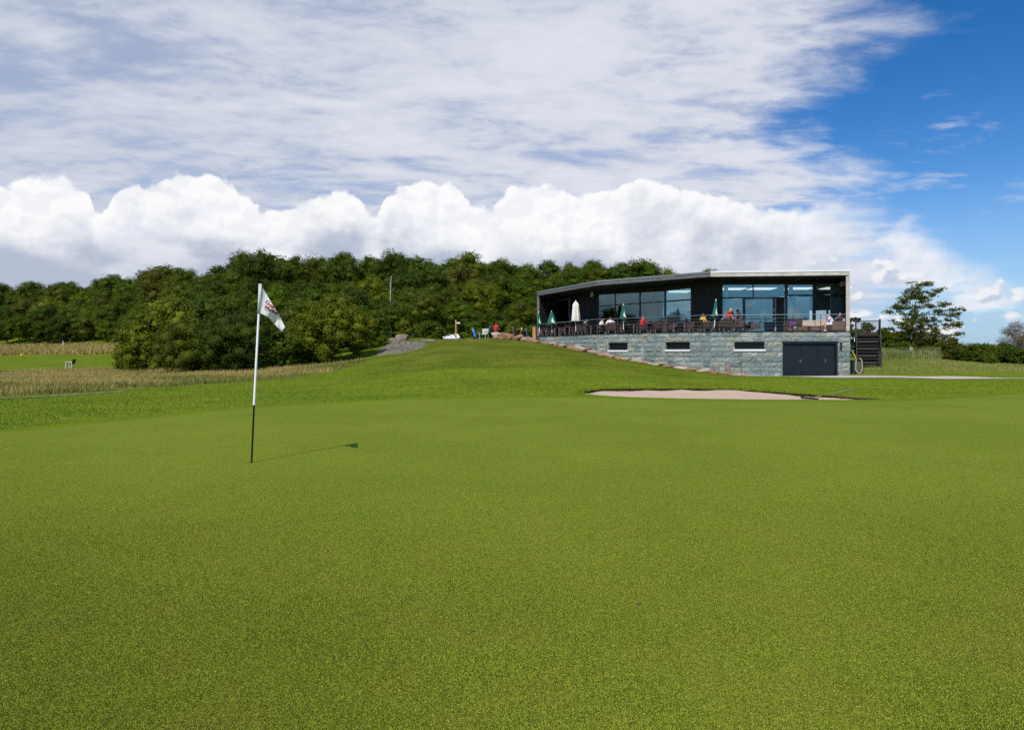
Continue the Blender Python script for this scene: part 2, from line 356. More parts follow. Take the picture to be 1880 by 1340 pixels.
HG = blur(HG, 3)
# gentle lie of the land
HG += .02*np.sin(GX*.31+GY*.13)*np.sin(GY*.27-GX*.11+1)*np.clip(GY/12, 0, 1) + np.clip((GY-24)/10, 0, 1)*.035*np.sin(GX*.9+1.3*np.sin(GY*.7))*np.sin(GY*.8+GX*.35)
def H(x, y):
    x = np.asarray(x, float); y = np.asarray(y, float)
    u = np.clip((x+160)/.5, 0, len(gx)-1.001); v = np.clip((y+30)/.5, 0, len(gy)-1.001)
    a = u.astype(int); b = v.astype(int); fa = u-a; fb = v-b
    return HG[a, b]*(1-fa)*(1-fb)+HG[a+1, b]*fa*(1-fb)+HG[a, b+1]*(1-fa)*fb+HG[a+1, b+1]*fa*fb
def Hf(x, y): return float(H(x, y))
def at(px, D): return ((px-CX)/F*D, D)
def zof(y, D): return EYE+(HZ-y)*D/F
def spline(pts, n=8, closed=True):
    out = []; N = len(pts)
    for k in range(N if closed else N-1):
        p = [np.array(pts[(k+q) % N] if closed else pts[min(max(k+q, 0), N-1)], float) for q in (-1, 0, 1, 2)]
        for s in range(n):
            t = s/n; out.append(.5*((2*p[1])+(-p[0]+p[2])*t+(2*p[0]-5*p[1]+4*p[2]-p[3])*t*t+(-p[0]+3*p[1]-3*p[2]+p[3])*t**3))
    if not closed: out.append(np.array(pts[-1], float))
    return np.array(out)
def offset(poly, d):
    """closed polygon moved outward by d (counter-clockwise points)"""
    p = np.roll(poly, 1, 0); q = np.roll(poly, -1, 0); t = q-p; t /= np.linalg.norm(t, axis=1)[:, None]+1e-9
    return poly+np.stack([t[:, 1], -t[:, 0]], 1)*d
def ccw(p):
    a = np.sum(p[:, 0]*np.roll(p[:, 1], -1)-np.roll(p[:, 0], -1)*p[:, 1]); return p if a > 0 else p[::-1]
def inside(x, y, poly):
    x = np.asarray(x, float); y = np.asarray(y, float); r = np.zeros(x.shape, bool); n = len(poly)
    for k in range(n):
        x0, y0 = poly[k]; x1, y1 = poly[(k+1) % n]
        c = ((y0 > y) != (y1 > y)) & (x < (x1-x0)*(y-y0)/(y1-y0+1e-12)+x0); r ^= c
    return r
GREEN = ccw(spline([(-8.85, 11.8), (-8.0, 14.0), (-6.7, 17.0), (-3.9, 19.2), (0, 20.1), (2.4, 20.25), (5.8, 19.6), (10.2, 19.3), (13.6, 20.8), (17.3, 22.8), (23, 25), (30, 22), (31, 13), (25, 3), (16, -4), (4, -7), (-8, -5), (-14, 1), (-13.5, 6), (-11, 9.4)], 10))
APRON = offset(GREEN, .62)
BUNK = ccw(spline([(2.22, 22.0), (3.15, 23.4), (5.0, 24.3), (7.3, 25.2), (8.8, 24.8), (9.7, 23.4), (10.5, 21.8), (11.15, 20.75), (10.5, 20.42), (8.6, 20.38), (6.2, 20.55), (4.0, 20.85), (2.8, 21.3)], 8))
def sheet(name, poly, res, zf, mat, smooth=True):
    """triangulated patch of ground inside poly"""
    x0, y0 = poly.min(0); x1, y1 = poly.max(0)
    X, Y = np.meshgrid(np.arange(x0, x1, res), np.arange(y0, y1, res)); X = X.ravel(); Y = Y.ravel()
    k = inside(X, Y, offset(poly, -res*.45)); pts = [Vector(p) for p in poly]+[Vector((a, b)) for a, b in zip(X[k], Y[k])]
    n = len(poly); vs, es, fs, *_ = delaunay_2d_cdt(pts, [], [list(range(n))], 1, 1e-6)
    A = np.array([tuple(v) for v in vs]); Z = zf(A[:, 0], A[:, 1])
    me = np_mesh(name, np.column_stack([A, Z]), [f for f in fs if len(f) == 3], 3, mat, smooth)
    bm = bmesh.new(); bm.from_mesh(me); bmesh.ops.recalc_face_normals(bm, faces=bm.faces)
    if sum(f.normal.z for f in bm.faces) < 0: bmesh.ops.reverse_faces(bm, faces=bm.faces)
    bm.to_mesh(me); bm.free(); return link(name, me)
def ring(name, pa, za, pb, zb, mat, rows=3, f=lambda t: t):
    V = []; n = len(pa)
    for r in range(rows+1):
        t = r/rows; p = pa*(1-t)+pb*t; z = za*(1-f(t))+zb*f(t); V.append(np.column_stack([p, z]))
    V = np.vstack(V); Fs = [(r*n+i, r*n+(i+1) % n, (r+1)*n+(i+1) % n, (r+1)*n+i) for r in range(rows) for i in range(n)]
    me = np_mesh(name, V, Fs, 4, mat, True); bm = bmesh.new(); bm.from_mesh(me)
    if sum(q.normal.z for q in bm.faces) < 0: bmesh.ops.reverse_faces(bm, faces=bm.faces)
    bm.to_mesh(me); bm.free(); return link(name, me)

ROUGH_F = [(-900, 21), (-300, 20.5), (0, 22.2), (180, 24.8), (300, 27.8), (480, 33), (600, 37.5), (650, 41), (676, 46)]
ROUGH_B = [(-900, 62), (0, 64), (130, 66), (220, 62), (330, 54), (480, 47), (600, 46), (676, 47)]
def rough_mask(x, y):
    x = np.asarray(x, float); y = np.asarray(y, float); yc = np.maximum(y, 5); px = CX+F*x/yc
    f = np.interp(px, *zip(*ROUGH_F)); b = np.interp(px, *zip(*ROUGH_B))
    a = (y > f) & (y < b) & (px < 676)
    c = (y > 103+3*np.sin(px*.03)) & (px < 330) & (y < 126)
    return a | c
def axis(lo, hi, a, b, d, g=1.12):
    core = list(np.arange(a, b+1e-6, d)); s = d; x = core[-1]
    while x < hi: s *= g; x += s; core.append(x)
    s = d; x = core[0]; pre = []
    while x > lo: s *= g; x -= s; pre.append(x)
    return np.array(pre[::-1]+core)
ax = axis(-3500, 3500, -45, 45, .42); ay = axis(-400, 6000, 8, 72, .36)
AX, AY = np.meshgrid(ax, ay, indexing='ij'); AZ = H(AX, AY)
gm = inside(AX, AY, GREEN); AZ = np.where(gm, AZ-.10, AZ)
bm_ = inside(AX, AY, offset(BUNK, .55)); AZ = np.where(bm_, AZ-.8, AZ)
nx, ny = AX.shape; idx = np.arange(nx*ny).reshape(nx, ny)
quads = np.stack([idx[:-1, :-1], idx[1:, :-1], idx[1:, 1:], idx[:-1, 1:]], -1).reshape(-1, 4)
me = np_mesh('ground', np.stack([AX, AY, AZ], -1).reshape(-1, 3), quads, 4, M['ground'], True)
PXg = CX+F*AX/np.maximum(AY, 5)
dry = np.where(rough_mask(AX, AY), .95, 0.0)
dry = np.maximum(dry, np.where((PXg > 1565) & (AY > 43) & (AY < 52), .50, 0))          # worn bank beside the stair
hill = np.clip((AY-31.5-.5*np.sin(AX*.7))/.8, 0, 1)*np.clip((PXg-640)/90, 0, 1)*np.clip((1420-PXg)/120, 0, 1)
dry = np.maximum(dry, np.where((PXg > 1600) & (AY >= 55), .55, 0))
a_ = me.attributes.new('hill', 'FLOAT', 'POINT'); a_.data.foreach_set('value', hill.astype(np.float32).ravel()); a_ = me.attributes.new('dry', 'FLOAT', 'POINT'); a_.data.foreach_set('value', dry.astype(np.float32).ravel())
tag(link('ground', me), kind='structure')
tag(sheet('putting_green', GREEN, .8, lambda x, y: H(x, y)+.030, M['green']), kind='structure')
tag(ring('green_apron', GREEN, H(*GREEN.T)+.028, offset(GREEN, .9), H(*offset(GREEN, .9).T)+.004, M['apron'], 4), kind='structure')
# bunker
M['sand'] = pm('bunker_sand', (.47, .335, .235), (.56, .41, .29), 5, .95, .5, .03, stretch=(1, 3, 1))
M['soil'] = pm('dark_soil', (.035, .025, .015), (.07, .055, .03), 14, .95, .8, .03)
def sandz(x, y):
    t = np.clip((y-20.4)/5.0, 0, 1); c = np.array([6.7, 22.4]); e = np.hypot((x-c[0])/4.6, (y-c[1])/2.8)
    return H(x, y)-.10+.03*t+.04*np.clip(e, 0, 1.2)**2+.022*np.sin(x*3.1+np.sin(y*2.3)*2)+.010*np.sin(x*9+y*14)*np.sin(y*5)+.012*np.sin(y*5+x*1.7)
tag(sheet('bunker_sand', offset(BUNK, .22), .35, sandz, M['sand']), kind='structure')
BI = offset(BUNK, .14); wav = .03*np.sin(np.arange(len(BUNK))*1.9)+.025*np.sin(np.arange(len(BUNK))*4.3)
ring_in = BUNK+np.column_stack([wav, wav]); LIP = .03*np.clip((BUNK[:, 1]-21.4)/1.0, 0, 1)+.012*np.clip((22.8-BUNK[:, 1]), 0, 1)
tag(ring('bunker_lip', ring_in, H(*BUNK.T)+LIP-.002, BI, H(*BUNK.T)-.40, M['soil'], 3), kind='structure')
BO = offset(BUNK, 1.25)
_z = H(*BO.T)+.004; _g = inside(BO[:, 0], BO[:, 1], offset(GREEN, .9)); _z = np.where(_g, H(*BO.T)-.05, _z)
bbk = ring('bunker_bank', ring_in, H(*BUNK.T)+LIP, BO, _z, M['ground'], 4, lambda t: t**.6); tag(bbk, kind='structure')
# path behind the bunker and a worn track along the rough
M['gravel'] = pm('gravel', (.42, .36, .30), (.55, .48, .41), 12, .95, .5, .01)
def ribbon(name, pts, w, lift, mat, edge=.0):
    c = spline(pts, 10, False); t = np.gradient(c, axis=0); t /= np.linalg.norm(t, axis=1)[:, None]; nrm = np.stack([-t[:, 1], t[:, 0]], 1)
    V = []; cols = 5; n = len(c); rnd = np.random.RandomState(3)
    for k in range(cols):
        o = (k/(cols-1)-.5)*w; jit = rnd.normal(0, edge, n) if k in (0, cols-1) else 0
        p = c+nrm*(o+jit if np.ndim(jit) == 0 else (o+jit)[:, None]); V.append(np.column_stack([p, H(p[:, 0], p[:, 1])+lift]))
    V = np.vstack(V); Fs = [(k*n+i, k*n+i+1, (k+1)*n+i+1, (k+1)*n+i) for k in range(cols-1) for i in range(n-1)]
    me = np_mesh(name, V, Fs, 4, mat, True); bm = bmesh.new(); bm.from_mesh(me)
    if sum(q.normal.z for q in bm.faces) < 0: bmesh.ops.reverse_faces(bm, faces=bm.faces)
    bm.to_mesh(me); bm.free(); return tag(link(name, me), kind='structure')
ribbon('gravel_path', [(13.8, 43.3), (17.5, 43.0), (22, 42.0), (26, 40.0), (31, 37.8), (38, 36.0), (50, 34)], 1.9, .035, M['gravel'], .05)
M['track'] = pm('worn_track', (.13, .13, .06), (.22, .20, .12), 5, .95, .5, .02)
ribbon('worn_track', [at(-400, 19.6), at(0, 21.3), at(120, 22.8), at(230, 24.8)], .42, .02, M['track'], .08)
print('terrain done')

# ------------------------------------------------------------------ clubhouse
DECK = 2.80; ROOF = 6.80; SOF = 6.47; GT = 6.21; TR = 5.24
R0 = np.array([22.02, 44.5]); K1 = np.array([13.2, 45.4]); K2 = np.array([6.40, 51.4]); L0 = np.array([2.23, 60.8])
RB = np.array([28.2, 57.0]); LB = np.array([9.4, 70.4])
G = [np.array(p) for p in ((23.12, 47.5), (14.05, 48.2), (6.44, 57.6), (4.15, 63.4))]     # glazed line, 3 m behind the terrace edge
OUT = [R0, K1, K2, L0]
def unit(v): v = np.asarray(v, float); return v/np.linalg.norm(v)
def offl(P, d):
    """open polyline moved inward (to the right of travel R->L) by d, mitred"""
    res = []
    for k in range(len(P)):
        ns = []
        for a, b in ((k-1, k), (k, k+1)):
            if a >= 0 and b < len(P): t = unit(P[b]-P[a]); ns.append(np.array([t[1], -t[0]]))
        n = unit(sum(ns)); c = n @ ns[0]; res.append(P[k]+n*d/c)
    return res
def hit(px, P):
    """where the sight line through photo column px crosses the polyline; returns point and distance"""
    k = (px-CX)/F
    best = None
    for q in range(len(P)-1):
        a, b = P[q], P[q+1]; d = b-a; den = d[0]-k*d[1]
        if abs(den) < 1e-9: continue
        t = (k*a[1]-a[0])/den
        ok = (-1e-6 if q else -1) <= t <= (1+1e-6 if q < len(P)-2 else 2)
        if ok: best = (a+d*t, q); break
    return best
M['black'] = pm('black_boards', (.010, .010, .012), (.018, .018, .022), 3, .65, .2, .005, stretch=(1, 1, .1))
def boards_mat(name, c1, c2, w, rough=.7, vert=True):
    m, nt, b = base_mat(name); P = nt.new('ShaderNodeTexCoord').outputs['Object']; x, y, z = nt.sep(P)
    u = nt.m('ADD', x, nt.m('MULTIPLY', y, .8)) if vert else z
    s = nt.m('FRACT', nt.m('DIVIDE', u, w)); idn = nt.m('FLOOR', nt.m('DIVIDE', u, w))
    wn = nt.new('ShaderNodeTexWhiteNoise', noise_dimensions='1D'); nt.l.new(idn, wn.inputs['W'])
    g = nt.ss(nt.m('ABSOLUTE', nt.m('SUBTRACT', s, .5)), .42, .49, 0, 1)
    n = nt.noise(nt.vm('MULTIPLY', P, (1, 1, .2) if vert else (.2, .2, 1)), 12, 4, .6)
    c = nt.mix(nt.m('ADD', nt.m('MULTIPLY', wn.outputs[0], .6), nt.m('MULTIPLY', n, .4)), c1, c2)
    c = nt.mix(g, c, tuple(v*.25 for v in c1)); nt.put(b.inputs['Base Color'], c); b.inputs['Roughness'].default_value = rough
    nt.l.new(nt.bump(nt.m('SUBTRACT', 1.0, g), .6, .015), b.inputs['Normal']); return m
M['vboards'] = boards_mat('black_vertical_boards', (.011, .011, .013), (.022, .022, .027), .14)
M['shingle'] = boards_mat('weathered_shingles', (.42, .36, .31), (.60, .54, .48), .155, .85, False)
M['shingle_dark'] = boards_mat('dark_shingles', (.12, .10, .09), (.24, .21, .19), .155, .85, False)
M['fascia'] = pm('grey_fascia', (.07, .08, .085), (.17, .165, .165), 2.2, .8, .4, .01, stretch=(1, 1, 8))  # left fascias: grey, darker than the pale one at the right
M['fascia_pale'] = pm('pale_fascia', (.40, .35, .31), (.62, .57, .50), 1.6, .8, .4, .01, stretch=(1, 1, 6))
M['cap'] = pm('roof_cap', (.80, .80, .80), (.70, .71, .72), 1, .45, 0)
M['cap_grey'] = pm('roof_cap_grey', (.15, .175, .18), (.20, .225, .23), 1, .5, 0)
M['frame'] = pm('window_frame', (.012, .022, .030), (.02, .03, .04), 3, .4, 0)
M['frame_pale'] = pm('pale_frame', (.30, .36, .38), (.40, .46, .48), 3, .4, 0)
M['deck'] = pm('deck_boards', (.10, .085, .075), (.16, .14, .12), 3, .8, .3)
M['steel'] = pm('steel', (.35, .37, .38), (.42, .44, .45), 9, .35, 0, metal=.8)
M['dark_steel'] = pm('dark_steel', (.03, .035, .04), (.05, .055, .06), 9, .4, 0, metal=.5)
M['roofing'] = pm('roofing', (.05, .05, .055), (.08, .08, .08), 2, .9, .3)
M['white_in'] = pm('white_plaster', (.82, .86, .86), (.76, .80, .81), .8, .8, 0)
M['blue_in'] = pm('slate_panel', (.22, .32, .42), (.28, .38, .48), .8, .6, 0)
M['floor_in'] = pm('inside_floor', (.22, .17, .13), (.30, .23, .17), 1.5, .5, 0)
M['ceil_in'] = pm('inside_ceiling', (.52, .56, .58), (.44, .48, .50), .7, .8, 0)
def glass_mat(dim=False):
    m, nt, b = base_mat('window_glass'); nt.n.remove(b)
    tr = nt.new('ShaderNodeBsdfTransparent'); nt.put(tr.inputs[0], (.84, .93, .95))
    gl = nt.new('ShaderNodeBsdfGlossy'); nt.put(gl.inputs[0], (.58, .90, 1.0)); gl.inputs['Roughness'].default_value = .015
    fr = nt.new('ShaderNodeFresnel'); fr.inputs[0].default_value = 1.6
    mx = nt.new('ShaderNodeMixShader'); nt.l.new(nt.m('ADD', nt.m('MULTIPLY', fr.outputs[0], 1.0), .09), mx.inputs[0])
    nt.l.new(tr.outputs[0], mx.inputs[1]); nt.l.new(gl.outputs[0], mx.inputs[2]); nt.l.new(mx.outputs[0], nt.n['Material Output'].inputs[0]); return m
M['lamp_glow'] = pm('lamp_diffuser', (.8, .8, .8)); _b = M['lamp_glow'].node_tree.nodes['Principled BSDF']; _b.inputs['Emission Color'].default_value = (1, .96, .9, 1); _b.inputs['Emission Strength'].default_value = 1.1
M['glass'] = glass_mat(); M['cellar_glass'] = pm('cellar_glass', (.004, .006, .008), (.006, .009, .012), 2, .12, spec=.25)
def stone_mat():
    m, nt, b = base_mat('split_stone'); g = geo(nt); P = nt.new('ShaderNodeTexCoord').outputs['Object']
    r = nt.new('ShaderNodeValToRGB'); nt.l.new(g.outputs['Random Per Island'], r.inputs[0])
    for i, (p, cc) in enumerate(((0, (.15, .19, .18)), (.3, (.24, .28, .26)), (.55, (.20, .25, .245)), (.75, (.31, .34, .31)), (.92, (.29, .29, .23)), (1, (.40, .43, .40)))):
        e = r.color_ramp.elements[i] if i < 2 else r.color_ramp.elements.new(p)
        e.position = p; e.color = (*cc, 1)
    v = nt.vm('MULTIPLY', P, (1, 1, 3.2)); n = nt.noise(v, 3.2, 7, .68, .6); n2 = nt.noise(v, 9, 5, .7)
    c = nt.mix(nt.ss(n, .50, .62), r.outputs[0], nt.mix(1.0, r.outputs[0], (.50, .55, .56), 'MULTIPLY'))
    c = nt.mix(nt.ss(n2, .56, .70), c, nt.mix(1.0, c, (1.5, 1.5, 1.45), 'MULTIPLY'))
    c = nt.mix(nt.ss(nt.noise(P, .9, 4, .6), .60, .72, 0, .5), c, (.30, .31, .20))
    nt.put(b.inputs['Base Color'], c); b.inputs['Roughness'].default_value = .85
    nt.l.new(nt.bump(nt.m('ADD', n, nt.m('MULTIPLY', n2, .6)), .9, .06), b.inputs['Normal']); return m
M['stone'] = stone_mat(); M['mortar'] = pm('mortar', (.10, .12, .11), (.16, .18, .17), 9, .95, .3)
M['slate_door'] = pm('dark_door_paint', (.008, .013, .018), (.012, .017, .023), 1.4, .5, .1, .004, spec=.25)
M['white_paint'] = pm('white_paint', (.72, .74, .72), (.62, .64, .62), 3, .6, .1)

bld = empty('clubhouse', (14, 52, Hf(14, 52)), label='long modern clubhouse with black glazed upper floor on a grey stone base', cat='clubhouse')
bld.location = (0, 0, 0)
class Seg:
    """frame on a plan segment: s along from a, o outward, z up"""
    def __init__(s, a, b):
        s.a = np.array(a, float); s.L = float(np.linalg.norm(np.array(b)-s.a)); s.t = unit(np.array(b)-s.a); s.n = np.array([-s.t[1], s.t[0]])
    def P(s, u, o, z): p = s.a+s.t*u+s.n*o; return Vector((p[0], p[1], z))
    def box(s, mb, u0, u1, o0, o1, z0, z1):
        return mb.add([s.P(u, o, z) for z in (z0, z1) for u, o in ((u0, o0), (u1, o0), (u1, o1), (u0, o1))], [(0, 3, 2, 1), (4, 5, 6, 7), (0, 1, 5, 4), (1, 2, 6, 5), (2, 3, 7, 6), (3, 0, 4, 7)])
    def u_of(s, px):
        k = (px-CX)/F; return (k*s.a[1]-s.a[0])/(s.t[0]-k*s.t[1])
def zy(y, seg, u): return EYE+(HZ-y)*(seg.P(u, 0, 0).y)/F
# stone base, block by block; the front normal points away from the house
S = [Seg(L0, K2), Seg(K2, K1), Seg(K1, R0)]
for s_g in S: s_g.n = -s_g.n if (s_g.n[1] > 0) else s_g.n
# openings per segment: (u0,u1,z0,z1)
DOOR_U = (S[2].u_of(1437), S[2].u_of(1538)); DZ = (-.25, EYE+(HZ-626.5)*44.7/F)
OPEN = {0: [], 1: [], 2: []}
slits = []
for sg, p0, p1, y0, y1 in ((1, 1117, 1152, 629, 643), (1, 1222, 1266, 628, 642), (2, 1349, 1404, 627.5, 641.5)):
    u0, u1 = sorted((S[sg].u_of(p0), S[sg].u_of(p1))); um = (u0+u1)/2; z1, z0 = zy(y0, S[sg], um), zy(y1, S[sg], um)
    OPEN[sg].append((u0, u1, z0, z1)); slits.append((sg, u0, u1, z0, z1))
OPEN[2].append((DOOR_U[0], DOOR_U[1], -1.0, DZ[1]))
rs = np.random.RandomState(11)
def block(mb, sg, u0, u1, z0, z1, thick=.22):
    """split-faced stone with a rough front"""
    if u1-u0 < .03 or z1-z0 < .03: return
    nu = max(2, int((u1-u0)/.14)); nz = 3; g = .006; proud = rs.uniform(.0, .03); V = []; Fc = []
    for a in range(nu+1):
        for b in range(nz+1):
            e = (a in (0, nu)) or (b in (0, nz)); o = proud-(.018 if e else 0)+(0 if e else rs.uniform(-.012, .035))
            V.append(sg.P(u0+g+(u1-u0-2*g)*a/nu, o, z0+g+(z1-z0-2*g)*b/nz))
    for a in range(nu):
        for b in range(nz):
            q = a*(nz+1)+b; Fc.append((q, q+nz+1, q+nz+2, q+1))
    base = len(V); per = [(a, 0) for a in range(nu+1)]+[(nu, b) for b in range(1, nz+1)]+[(a, nz) for a in range(nu-1, -1, -1)]+[(0, b) for b in range(nz-1, 0, -1)]
    for a, b in per: V.append(sg.P(u0+g+(u1-u0-2*g)*a/nu, -thick, z0+g+(z1-z0-2*g)*b/nz))
    n = len(per)
    for k in range(n):
        a, b = per[k]; c, d = per[(k+1) % n]; Fc.append((a*(nz+1)+b, base+k, base+(k+1) % n, c*(nz+1)+d))
    mb.add(V, Fc)
wall = MB(); CH = .335
zs = [DECK-.045-CH*k for k in range(0, 12)]
for si, sg in enumerate(S):
    for k in range(11):
        z1, z0 = zs[k], zs[k+1]; u = 0.0
        while u < sg.L-.01:
            w = rs.choice([.32, .5, .66, .85, 1.1])*rs.uniform(.85, 1.15); v = min(sg.L, u+w)
            if sg.L-v < .25: v = sg.L
            pcs = [(u, v, z0, z1)]
            for (a, b, c, d) in OPEN[si]:
                nx_ = []
                for (p, q, r_, t_) in pcs:
                    if q <= a or p >= b or t_ <= c or r_ >= d: nx_.append((p, q, r_, t_)); continue
                    if p < a: nx_.append((p, a, r_, t_))
                    if q > b: nx_.append((b, q, r_, t_))
                    if r_ < c: nx_.append((max(p, a), min(q, b), r_, c))
                    if t_ > d: nx_.append((max(p, a), min(q, b), d, t_))
                pcs = nx_
            for pc in pcs: block(wall, sg, *pc)
            u = v
# side return at the right end, same stone
SR = Seg(R0, RB); SR.n = -SR.n if SR.n[0] < 0 else SR.n
SR2 = Seg(R0+SR.n*0, RB); SR2.n = SR.n
for k in range(11):
    u = .0 if k % 2 else -.0
    while u < 9:
        v = u+rs.uniform(.5, 1.2); block(wall, SR2, u, v, zs[k+1], zs[k]); u = v
wall.build('stone_wall', M['stone'], bld)
# mortar core with the openings left free
core = MB()
for si, sg in enumerate(S):
    cuts = sorted(OPEN[si]); u = 0
    for (a, b, c, d) in cuts:
        sg.box(core, u, a, -.30, -.045, -1, DECK-.06); 
        if c > -.9: sg.box(core, a, b, -.30, -.045, -1, c)
        sg.box(core, a, b, -.30, -.045, d, DECK-.06); u = b
    sg.box(core, u, sg.L, -.30, -.045, -1, DECK-.06)
SR.box(core, .3, 14, -.30, -.045, -1, DECK-.06)
core.build('wall_core', M['mortar'], bld)
mb = MB(); mb.prism([L0+(.6, .3), LB, RB+(-.6, 0), R0+(-.3, .35)+np.array((.2, .5)), K1+(.1, .9), K2+(.7, .6)], 2.30, DECK-.07); mb.build('terrace_slab', M['mortar'], bld)
mb = MB(); oi = offl([L0, K2, K1, R0], 0); OUTp = [L0, K2, K1, R0]
inn = [L0+unit(LB-L0)*.02, K2, K1, R0]
mb.prism([L0, K2, K1, R0, RB, LB], DECK-.068, DECK-.012); mb.build('deck', M['deck'], bld)
# thin metal edge over the stone
mb = MB()
for sg in S: sg.box(mb, -.02, sg.L+.02, -.02, .045, DECK-.04, DECK+.012)
mb.build('edge_flashing', M['dark_steel'], bld)
# little cellar windows
for (si, u0, u1, z0, z1) in slits:
    sg = S[si]; f = MB(); fw = .05
    for a in ((u0, u1, z1-fw, z1), (u0, u1, z0, z0+fw), (u0, u0+fw, z0+fw, z1-fw), (u1-fw, u1, z0+fw, z1-fw)): sg.box(f, a[0], a[1], -.27, -.20, a[2], a[3])
    w = f.build('cellar_window', M['frame'], bld)
    g_ = MB(); sg.box(g_, u0+fw, u1-fw, -.245, -.235, z0+fw, z1-fw); g_.build('pane', M['cellar_glass'], w)
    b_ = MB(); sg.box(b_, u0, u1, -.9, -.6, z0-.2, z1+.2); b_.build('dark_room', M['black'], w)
    s_l = MB(); sg.box(s_l, u0-.05, u1+.05, -.2, .07, z0-.13, z0+.012); s_l.build('sill', M['white_paint'], w, bevel=.008)
# cellar doors: frame, two leaves, fixed panel, handles
sg = S[2]; u0, u1 = DOOR_U; z0, z1 = DZ; gd = MB()
sg.box(gd, u0, u0+.10, -.22, .03, z0, z1); sg.box(gd, u1-.13, u1, -.22, .03, z0, z1); sg.box(gd, u0+.10, u1-.13, -.22, .03, z1-.16, z1)
gd = gd.build('cellar_door', M['slate_door'], bld, bevel=.006); gd['label'] = 'wide dark blue-grey cellar doors in the stone base'
ua = u0+.10; ub = u1-.13; q1 = S[2].u_of(1472); q2 = S[2].u_of(1503)
for a, b in ((ua, q1), (q1, q2), (q2, ub)):
    x = MB(); sg.box(x, a+.008, b-.008, -.16, -.11, z0+.06, z1-.17); x.build('door_leaf', M['slate_door'], gd, bevel=.006)
x = MB(); sg.box(x, q1-.05, q1-.02, -.11, -.05, z0+1.02, z0+1.22); sg.box(x, q1-.17, q1-.049, -.075, -.052, z0+1.06, z0+1.09); x.build('handle', M['steel'], gd)
x = MB(); sg.box(x, q2+.42, q2+.45, -.11, -.05, z0+1.02, z0+1.25); x.build('handle', M['steel'], gd)
x = MB(); sg.box(x, ua, ub, -.17, .04, z0-.02, z0+.06); x.build('threshold', M['white_paint'], gd)
x = MB(); sg.box(x, u1-.02, u1+.005, .03, .07, z0+.1, z1-.35); x.build('drain_pipe', M['steel'], gd)
x = MB(); sg.box(x, u0-.05, u1+.06, -.2, .09, z1-.01, z1+.05); x.build('lintel_flashing', M['steel'], gd)
x = MB(); sg.box(x, u1+.12, u1+.24, .03, .14, z1-.52, z1-.12); sg.box(x, u1+.10, u1+.26, .03, .16, z1-.12, z1-.08); x.build('wall_lamp', M['dark_steel'], bld, bevel=.01)
# roof: slab with soffit, fascias, metal cap
OL = [L0, K2, K1, R0]
mb = MB(); mb.prism([L0+(.25, .1), K2+(.2, .25), K1+(.1, .25), R0+(-.2, .25), RB, LB], SOF, SOF+.08); mb.build('soffit', M['black'], bld)
mb = MB(); mb.prism([L0+(.25, .1), K2+(.2, .25), K1+(.1, .25), R0+(-.2, .25), RB, LB], SOF+.085, ROOF-.04); mb.build('roof', M['roofing'], bld)
io = offl([L0, K2, K1, R0], -.24)
if (io[1]-K2)[1] < 0: io = offl([L0, K2, K1, R0], .24)
for k in range(3):
    a, b, c, d = OL[k], OL[k+1], io[k+1], io[k]
    x = MB(); x.prism([a, b, c, d], SOF-.02, ROOF-.11); x.build('fascia', M['fascia_pale'] if k == 2 else M['fascia'], bld)
    n_ = unit([-(b-a)[1], (b-a)[0]]); n_ = -n_ if n_[1] > 0 else n_
    x = MB(); x.prism([a+n_*.03, b+n_*.03, c, d], ROOF-.107, ROOF+.01); x.build('roof_cap', M['cap'] if k == 2 else M['cap_grey'], bld)
# end walls, shingle outside, black lining inside
for nm, a, b, side in (('end_wall', R0, RB, 1), ('end_wall', L0, LB, -1)):
    sg_ = Seg(a, b); sg_.n = sg_.n if sg_.n[0]*side > 0 else -sg_.n
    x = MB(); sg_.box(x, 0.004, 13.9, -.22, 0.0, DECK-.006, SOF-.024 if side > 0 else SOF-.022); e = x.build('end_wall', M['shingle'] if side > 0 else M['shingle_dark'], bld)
    x = MB(); sg_.box(x, .05, 3.25, -.26, -.222, DECK-.004, SOF-.03); x.build('wall_lining', M['vboards'], e)
    x = MB(); sg_.box(x, 3.3, 13.2, -.28, -.223, DECK-.004, SOF-.1); x.build('inside_plaster', M['white_in'], e)
x = MB(); x.prism([LB, RB, RB+np.array([-.1, -.3]), LB+np.array([-.1, -.3])], -1, SOF)
# glazed line
GS = [Seg(G[0], G[1]), Seg(G[1], G[2]), Seg(G[2], G[3])]
for g_ in GS: g_.n = -g_.n if g_.n[1] > 0 else g_.n
def zone(sg, px): return sg.u_of(px)
def boards(sg, u0, u1, z0=DECK-.005, z1=SOF-.003):
    x = MB(); sg.box(x, min(u0, u1), max(u0, u1), -.12, .02, z0, z1); x.build('board_panel', M['vboards'], bld)
def glazing(sg, uprights, zlevels, fw=.07, frame='frame', deep=.08, label=None):
    """one window: bars plus a pane in each bay; uprights in u, zlevels bottom..top"""
    us = sorted(uprights); x = MB()
    for k, u in enumerate(us): sg.box(x, u-fw/2, u+fw/2, -deep, .0, zlevels[0], zlevels[-1])
    for z in zlevels:
        for k in range(len(us)-1): sg.box(x, us[k]+fw/2, us[k+1]-fw/2, -deep+.006, -.006, max(z-fw/2, zlevels[0]), min(z+fw/2, zlevels[-1]))
    w = x.build('window', M[frame], bld)
    if label: w['label'] = label
    for k in range(len(us)-1):
        for a, b in zip(zlevels[:-1], zlevels[1:]):
            p = MB(); sg.box(p, us[k]+fw/2-.005, us[k+1]-fw/2+.005, -deep/2-.008, -deep/2, a+fw/2-.005, b-fw/2+.005); p.build('pane', M['glass'], w)
    return w
g0, g1, g2 = GS
